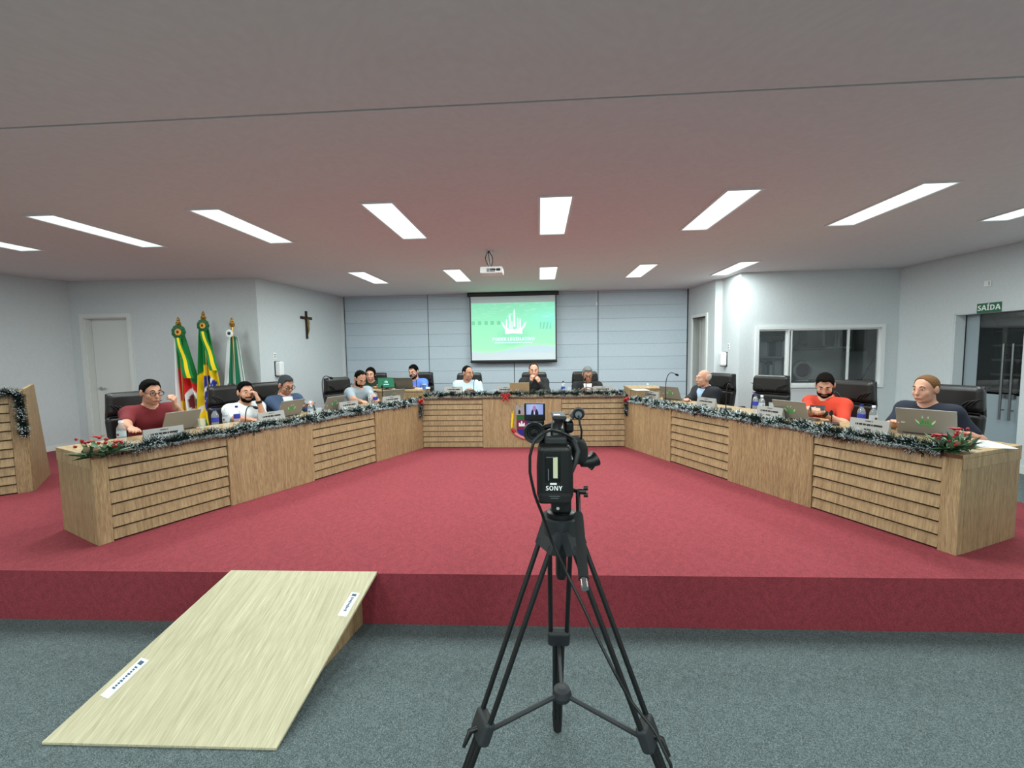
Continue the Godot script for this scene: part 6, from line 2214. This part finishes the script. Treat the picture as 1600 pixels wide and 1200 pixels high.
# ---------------------------------------------------------------- tripod and camcorder
const TZ := -1.52
func tripod() -> void:
	var ax := gz(877, 900, TZ).x
	var t := thing("camera_tripod", "black video tripod with twin-tube legs and a pan handle", "tripod", Vector3(ax, 0, TZ))
	var yb := gz(877, 838, TZ).y
	var y_bowl := gz(877, 805, TZ).y
	var mb := MB.new()
	# spider and bowl
	mb.lathe([Vector2(0.0, yb - 0.06), Vector2(0.035, yb - 0.055), Vector2(0.05, yb - 0.02), Vector2(0.062, yb + 0.02), Vector2(0.07, y_bowl), Vector2(0.058, y_bowl), Vector2(0, y_bowl - 0.01)], 20)
	part("bowl", mb, M.dark_grey, t)
	mb = MB.new()
	mb.lathe([Vector2(0, yb - 0.16), Vector2(0.016, yb - 0.155), Vector2(0.02, yb - 0.14), Vector2(0.02, yb - 0.04), Vector2(0, yb - 0.04)], 14)
	part("bowl_clamp_handle", mb, M.black, t)
	var az := [PI, PI + TAU / 3.0 - 0.04, PI - TAU / 3.0 + 0.04]
	var hub := Vector3(0, gz(878, 1084, TZ).y, 0)
	for k in 3:
		var d := Vector3(sin(az[k]), 0, cos(az[k]))
		var s := d.cross(Vector3.UP).normalized()
		var top := Vector3(0, yb - 0.01, 0) + d * 0.062
		var foot := d * (0.50 if k == 0 else 0.56)
		var cl := top.lerp(foot, 0.46 if k == 0 else 0.50)
		mb = MB.new()
		mb.bar(top + Vector3(0, 0.05, 0) - d * 0.03, top - Vector3(0, 0.025, 0), 0.115, 0.03, d)
		var leg := part("leg", mb, M.dark_grey, t)
		for e in [-1.0, 1.0]:
			mb = MB.new()
			mb.tube([top + s * e * 0.04, cl + s * e * 0.034], 0.0095, 10)
			part("upper_tube", mb, M.black, leg)
		mb = MB.new()
		var dn := (foot - top).normalized()
		mb.xf = Transform3D(Basis(s, dn.cross(s), dn), cl)
		mb.rbox(Vector3.ZERO, Vector3(0.095, 0.042, 0.08), 0.014)
		part("clamp", mb, M.dark_grey, leg)
		mb = MB.new()
		mb.tube([cl + d * 0.02, cl + d * 0.045, cl + d * 0.05 + dn * 0.05], [0.008, 0.01, 0.006], 8)
		part("clamp_lever", mb, M.black, leg)
		mb = MB.new()
		for e in [-1.0, 1.0]: mb.tube([cl + s * e * 0.018, foot + s * e * 0.014 + Vector3(0, 0.04, 0)], 0.009, 10)
		mb.tube([cl, foot + Vector3(0, 0.04, 0)], 0.011, 10)
		part("lower_tube", mb, M.black, leg)
		mb = MB.new()
		mb.tube([foot + Vector3(0, 0.09, 0) - dn * 0.0, foot + Vector3(0, 0.0, 0)], [0.026, 0.02], 12)
		part("rubber_foot", mb, M.black_soft, leg)
		mb = MB.new()
		mb.tube([hub + d * 0.02, cl + dn * 0.03], 0.008, 8)
		part("spreader_arm", mb, M.dark_grey, t)
	mb = MB.new()
	mb.lathe([Vector2(0, -0.018), Vector2(0.03, -0.018), Vector2(0.036, 0), Vector2(0.03, 0.02), Vector2(0.014, 0.028), Vector2(0, 0.03)], 16, hub)
	part("spreader_hub", mb, M.dark_grey, t)
	# fluid head
	mb = MB.new()
	mb.lathe([Vector2(0, y_bowl - 0.005), Vector2(0.05, y_bowl), Vector2(0.05, y_bowl + 0.015), Vector2(0.04, y_bowl + 0.02), Vector2(0, y_bowl + 0.02)], 20)
	mb.rbox(Vector3(0, y_bowl + 0.045, -0.01), Vector3(0.07, 0.055, 0.1), 0.012)
	mb.rbox(Vector3(0, y_bowl + 0.078, -0.01), Vector3(0.06, 0.016, 0.14), 0.004)
	part("fluid_head", mb, M.black, t)
	mb = MB.new()
	mb.ball(Vector3(-0.012, y_bowl + 0.04, 0.042), Vector3(0.006, 0.006, 0.003), 10)
	part("level_bubble", mb, M.white, t)
	# pan handle towards the operator
	var o := t.position
	var h0 := gz(903, 768, TZ + 0.03) - o
	var h1 := gz(904, 803, TZ + 0.14) - o
	var h2 := gz(912, 905, TZ + 0.36) - o
	var h3 := gz(914, 920, TZ + 0.385) - o
	mb = MB.new()
	mb.tube([Vector3(0.03, h0.y, 0), h0, h1, h1.lerp(h2, 0.1)], 0.008, 10)
	mb.tube([h0 - Vector3(0.004, 0, 0), h0 + Vector3(0.028, 0, 0)], 0.01, 10)
	var hd := part("pan_handle", mb, M.black, t)
	mb = MB.new()
	mb.tube([h1, h1.lerp(h2, 0.04), h2], [0.012, 0.0145, 0.0145], 14)
	part("foam_grip", mb, mat("foam", Color(0.09, 0.095, 0.1), 0.95), hd)
	mb = MB.new()
	mb.tube([h2, h3], 0.011, 14)
	part("grip_end", mb, M.chrome, hd)
	for e in [0.0, 0.024]:
		mb = MB.new()
		mb.tube([h0 + Vector3(0.02, 0.012 - e, 0), h0 + Vector3(0.034, 0.012 - e, 0)], 0.008, 10)
		part("knob", mb, M.black, hd)

func camcorder() -> void:
	var c := gz(868, 745, -1.46)
	var base := gz(868, 788, -1.46)
	var t := thing("camcorder", "black professional camcorder with flip-out screen on the tripod", "camcorder", Vector3(c.x, base.y, -1.46))
	var o := t.position
	var Q := func(px: float, py: float, z: float) -> Vector3: return gz(px, py, z) - o
	var mb := MB.new()
	# rear battery block
	var a: Vector3 = Q.call(838, 697, -1.40)
	var b: Vector3 = Q.call(897, 788, -1.40)
	var ctr := (a + b) * 0.5
	var sz := Vector3(b.x - a.x, a.y - b.y, 0.10)
	mb.rbox(Vector3(ctr.x, ctr.y, -0.0), sz + Vector3(0, 0, 0.0), 0.022, 2, func(v: Vector3) -> Vector3: return Vector3(v.x + (v.x - ctr.x) * (-0.16 * clampf((v.y - ctr.y) / (sz.y * 0.5) - 0.35, 0, 1)), v.y, v.z))
	part("battery_pack", mb, M.black, t)
	mb = MB.new()
	mb.rbox(Vector3(ctr.x - 0.001, ctr.y - sz.y * 0.42, 0.006), Vector3(sz.x * 0.9, sz.y * 0.2, 0.1), 0.012)
	part("base_plate", mb, M.black_soft, t)
	# recessed panel with sticker
	mb = MB.new()
	mb.rbox(Vector3(ctr.x - 0.008, ctr.y + sz.y * 0.12, 0.049), Vector3(sz.x * 0.42, sz.y * 0.52, 0.006), 0.003)
	var rec := part("battery_bay", mb, M.black_gloss, t)
	mb = MB.new()
	mb.box(Vector3(ctr.x + 0.001, ctr.y + sz.y * 0.12, 0.0535), Vector3(sz.x * 0.12, sz.y * 0.36, 0.002))
	part("sticker", mb, mat("sticker_cream", Color(0.75, 0.76, 0.62), 0.6), rec)
	mb = MB.new()
	mb.box(Vector3(ctr.x - 0.022, ctr.y + sz.y * 0.0, 0.0535), Vector3(0.003, sz.y * 0.2, 0.002))
	mb.box(Vector3(ctr.x - 0.014, ctr.y + sz.y * 0.30, 0.0535), Vector3(0.03, 0.002, 0.002))
	part("markings", mb, M.mid_grey, rec)
	text("SONY", 0.021, M.white, t, Vector3(ctr.x - 0.004, ctr.y - sz.y * 0.24, 0.0515))
	mb = MB.new()
	mb.box(Vector3(ctr.x - 0.006, ctr.y - sz.y * 0.165, 0.051), Vector3(0.022, 0.006, 0.002))
	part("charge_mark", mb, M.white, t)
	mb = MB.new()
	for k in 2: mb.box(Vector3(ctr.x - 0.002, ctr.y - sz.y * (0.37 + 0.035 * k), 0.0565), Vector3(0.036 - 0.01 * k, 0.002, 0.002))
	part("model_print", mb, M.mid_grey, t)
	# main body running forward
	mb = MB.new()
	mb.rbox(Vector3(ctr.x + 0.012, ctr.y + sz.y * 0.18, -0.13), Vector3(sz.x * 0.92, sz.y * 0.72, 0.22), 0.02)
	part("main_body", mb, M.black, t)
	# shoulder between body and handle
	mb = MB.new()
	var s0: Vector3 = Q.call(868, 688, -1.46)
	mb.rbox(Vector3(s0.x, s0.y, -0.03), Vector3(0.075, 0.035, 0.10), 0.012)
	part("rear_shoulder", mb, M.dark_grey, t)
	# lens barrel and hood
	mb = MB.new()
	mb.xf = Transform3D(Basis(Vector3.RIGHT, -PI / 2), Vector3(ctr.x + 0.012, ctr.y + sz.y * 0.2, -0.24))
	mb.lathe([Vector2(0.045, 0), Vector2(0.048, 0.06), Vector2(0.048, 0.10), Vector2(0.055, 0.10), Vector2(0.062, 0.16), Vector2(0.055, 0.16), Vector2(0.04, 0.1), Vector2(0, 0.1)], 24)
	part("lens", mb, M.black, t)
	# grip with hand strap at the right
	mb = MB.new()
	var g0: Vector3 = Q.call(906, 706, -1.52)
	mb.rbox(g0 + Vector3(-0.01, 0, -0.03), Vector3(0.075, 0.085, 0.14), 0.03, 1)
	part("hand_grip", mb, M.black_soft, t)
	mb = MB.new()
	mb.tube([Q.call(892, 738, -1.44), Q.call(899, 722, -1.44), Q.call(903, 705, -1.45), Q.call(897, 690, -1.47), Q.call(886, 684, -1.5)], 0.009, 8)
	part("hand_strap", mb, M.dark_grey, t)
	mb = MB.new()
	mb.tube([Q.call(894, 718, -1.425), Q.call(890, 706, -1.425)], 0.004, 8)
	part("strap_ring", mb, M.chrome, t)
	mb = MB.new()
	mb.tube([Q.call(908, 722, -1.56), Q.call(922, 721, -1.57), Q.call(930, 716, -1.58)], [0.018, 0.022, 0.03], 12)
	mb.tube([Q.call(921, 732, -1.57), Q.call(932, 718, -1.58)], [0.012, 0.012], 8)
	part("zoom_rocker_housing", mb, M.black, t)
	# top handle
	mb = MB.new()
	mb.tube([Q.call(868, 684, -1.47), Q.call(868, 668, -1.48), Q.call(872, 658, -1.52), Q.call(876, 650, -1.70), Q.call(876, 652, -1.76)], [0.016, 0.018, 0.02, 0.019, 0.016], 12)
	var hdl := part("top_handle", mb, M.black, t)
	mb = MB.new()
	var k0: Vector3 = Q.call(873, 652, -1.56)
	mb.rbox(k0 + Vector3(0, 0.006, 0), Vector3(0.05, 0.014, 0.12), 0.005)
	part("handle_controls", mb, M.dark_grey, hdl)
	mb = MB.new()
	mb.box(k0 + Vector3(-0.008, 0.0135, 0.035), Vector3(0.022, 0.002, 0.03))
	part("silver_button", mb, mat("button_grey", Color(0.55, 0.6, 0.58), 0.3, 0.4), hdl)
	mb = MB.new()
	mb.rbox(Q.call(876, 649, -1.68), Vector3(0.024, 0.018, 0.03), 0.004)
	part("accessory_shoe", mb, M.dark_grey, hdl)
	# audio box and microphone
	mb = MB.new()
	mb.rbox(Q.call(888, 665, -1.60), Vector3(0.035, 0.045, 0.08), 0.012)
	part("audio_box", mb, M.black, t)
	mb = MB.new()
	mb.tube([Q.call(904, 647, -1.52), Q.call(904, 646, -1.56), Q.call(904, 645, -1.68), Q.call(904, 645, -1.74)], [0.019, 0.0225, 0.0225, 0.014], 16)
	var mc := part("microphone", mb, M.black_soft, t, "black foam covered microphone")
	mb = MB.new()
	mb.tube([Q.call(904, 648, -1.515), Q.call(904, 648, -1.535)], 0.012, 12)
	part("plug", mb, M.mid_grey, mc)
	mb = MB.new()
	mb.tube([Q.call(892, 652, -1.60), Q.call(899, 645, -1.60), Q.call(904, 643, -1.60)], [0.012, 0.014, 0.012], 8)
	part("clamp", mb, M.mid_grey, mc)
	mb = MB.new()
	mb.tube([Q.call(904, 649, -1.512), Q.call(906, 662, -1.51), Q.call(909, 674, -1.52), Q.call(908, 685, -1.55), Q.call(903, 690, -1.6)], 0.0035, 8)
	part("microphone_cable", mb, M.dark_grey, mc)
	# flip-out screen
	var l0: Vector3 = Q.call(819, 630, -1.66)
	var l1: Vector3 = Q.call(852, 657, -1.66)
	var lc := (l0 + l1) * 0.5
	mb = MB.new()
	mb.rbox(lc, Vector3(l1.x - l0.x, l0.y - l1.y, 0.012), 0.004)
	var lcd := part("flip_screen", mb, M.black, t)
	var pt := tex_from(96, 64, func(x: int, y: int) -> Color:
		var u := x / 95.0
		var v := y / 63.0
		var col := Color(0.72, 0.78, 0.95).lerp(Color(0.45, 0.55, 0.85), absf(u - 0.4))
		if Vector2((u - 0.5) / 0.22, (v - 0.85) / 0.5).length() < 1.0: col = Color(0.06, 0.06, 0.16)
		if Vector2((u - 0.48) / 0.10, (v - 0.38) / 0.26).length() < 1.0: col = Color(0.66, 0.48, 0.72)
		if absf(u - 0.48) < 0.045 and v > 0.62: col = Color(0.85, 0.85, 0.95)
		if v > 0.9: col = Color(0.05, 0.06, 0.15)
		return col)
	var pm := mat("camcorder_picture", Color(0.1, 0.1, 0.1), 0.3)
	pm.emission_enabled = true; pm.emission_texture = pt; pm.emission_operator = BaseMaterial3D.EMISSION_OP_MULTIPLY
	pm.emission = Color.WHITE; pm.emission_energy_multiplier = 0.9
	mb = MB.new()
	var hw := (l1.x - l0.x) * 0.40
	var hh := (l0.y - l1.y) * 0.33
	mb.quad(lc + Vector3(-hw, -hh + 0.008, 0.0065), lc + Vector3(hw, -hh + 0.008, 0.0065), lc + Vector3(hw, hh + 0.008, 0.0065), lc + Vector3(-hw, hh + 0.008, 0.0065))
	part("picture", mb, pm, lcd, "lit picture of a person in a suit")
	mb = MB.new()
	mb.rbox(lc + Vector3(0.006, (l1.y - l0.y) * 0.5 - 0.008, 0), Vector3(0.06, 0.02, 0.02), 0.006)
	part("hinge", mb, M.black, lcd)
	# eyepiece at the rear left of the handle
	mb = MB.new()
	mb.tube([Q.call(842, 674, -1.66), Q.call(838, 675, -1.56), Q.call(836, 676, -1.52), Q.call(835, 676, -1.48)], [0.02, 0.026, 0.034, 0.038], 18)
	var ey := part("eyepiece", mb, M.black_soft, t, "rubber eyecup")
	var ec: Vector3 = Q.call(835, 676, -1.478)
	mb = MB.new()
	mb.xf = Transform3D(Basis(Vector3.RIGHT, PI / 2), ec)
	mb.lathe([Vector2(0.024, 0.0), Vector2(0.026, 0.006), Vector2(0.036, 0.008), Vector2(0.039, 0.0)], 20)
	part("eyecup_rim", mb, M.black, ey)
	mb = MB.new()
	mb.xf = Transform3D(Basis(Vector3.RIGHT, PI / 2), ec)
	mb.lathe([Vector2(0, 0.0035), Vector2(0.014, 0.002), Vector2(0.016, 0.0)], 16)
	part("eyepiece_lens", mb, M.black_gloss, ey)
	mb = MB.new()
	mb.tube([Q.call(842, 674, -1.64), Q.call(856, 668, -1.62), Q.call(868, 665, -1.6)], 0.014, 10)
	part("viewfinder_arm", mb, M.black, t)
	# cable looping down the left side to the floor
	var cb := thing("video_cable", "black cable looping from the camcorder down to the floor", "cable", Vector3(o.x, 0, o.z))
	var R := func(px: float, py: float, z: float) -> Vector3: return gz(px, py, z) - Vector3(o.x, 0, o.z)
	var pts := [R.call(902, 692, -1.50), R.call(890, 682, -1.46), R.call(875, 675, -1.43), R.call(860, 672, -1.40), R.call(846, 677, -1.38), R.call(834, 690, -1.36), R.call(828, 712, -1.36), R.call(828, 740, -1.36), R.call(836, 775, -1.37), R.call(848, 805, -1.40), R.call(862, 845, -1.42), R.call(885, 895, -1.40), R.call(910, 945, -1.36), R.call(935, 1000, -1.32), R.call(960, 1050, -1.28), R.call(985, 1095, -1.26), R.call(1005, 1120, -1.24), R.call(1022, 1140, -1.22), R.call(1035, 1168, -1.20), R.call(1048, 1195, -1.18)]
	var last: Vector3 = pts[pts.size() - 1]
	pts.append(Vector3(last.x + 0.04, last.y * 0.5, last.z + 0.04))
	pts.append(Vector3(last.x + 0.09, 0.01, last.z + 0.08)); pts.append(Vector3(last.x + 0.25, 0.008, last.z + 0.3))
	var cv := Curve3D.new()
	for k in pts.size():
		var tg: Vector3 = (pts[mini(k + 1, pts.size() - 1)] - pts[maxi(k - 1, 0)]) / 6.0
		cv.add_point(pts[k], -tg, tg)
	var sm := []
	for k in 90: sm.append(cv.sample_baked(cv.get_baked_length() * k / 89.0))
	mb = MB.new()
	mb.tube(sm, 0.005, 8)
	part("cord", mb, M.black, cb)
	mb = MB.new()
	mb.tube([pts[0], pts[0] + Vector3(0.0, -0.005, -0.03)], 0.008, 10)
	part("connector", mb, M.dark_grey, cb)
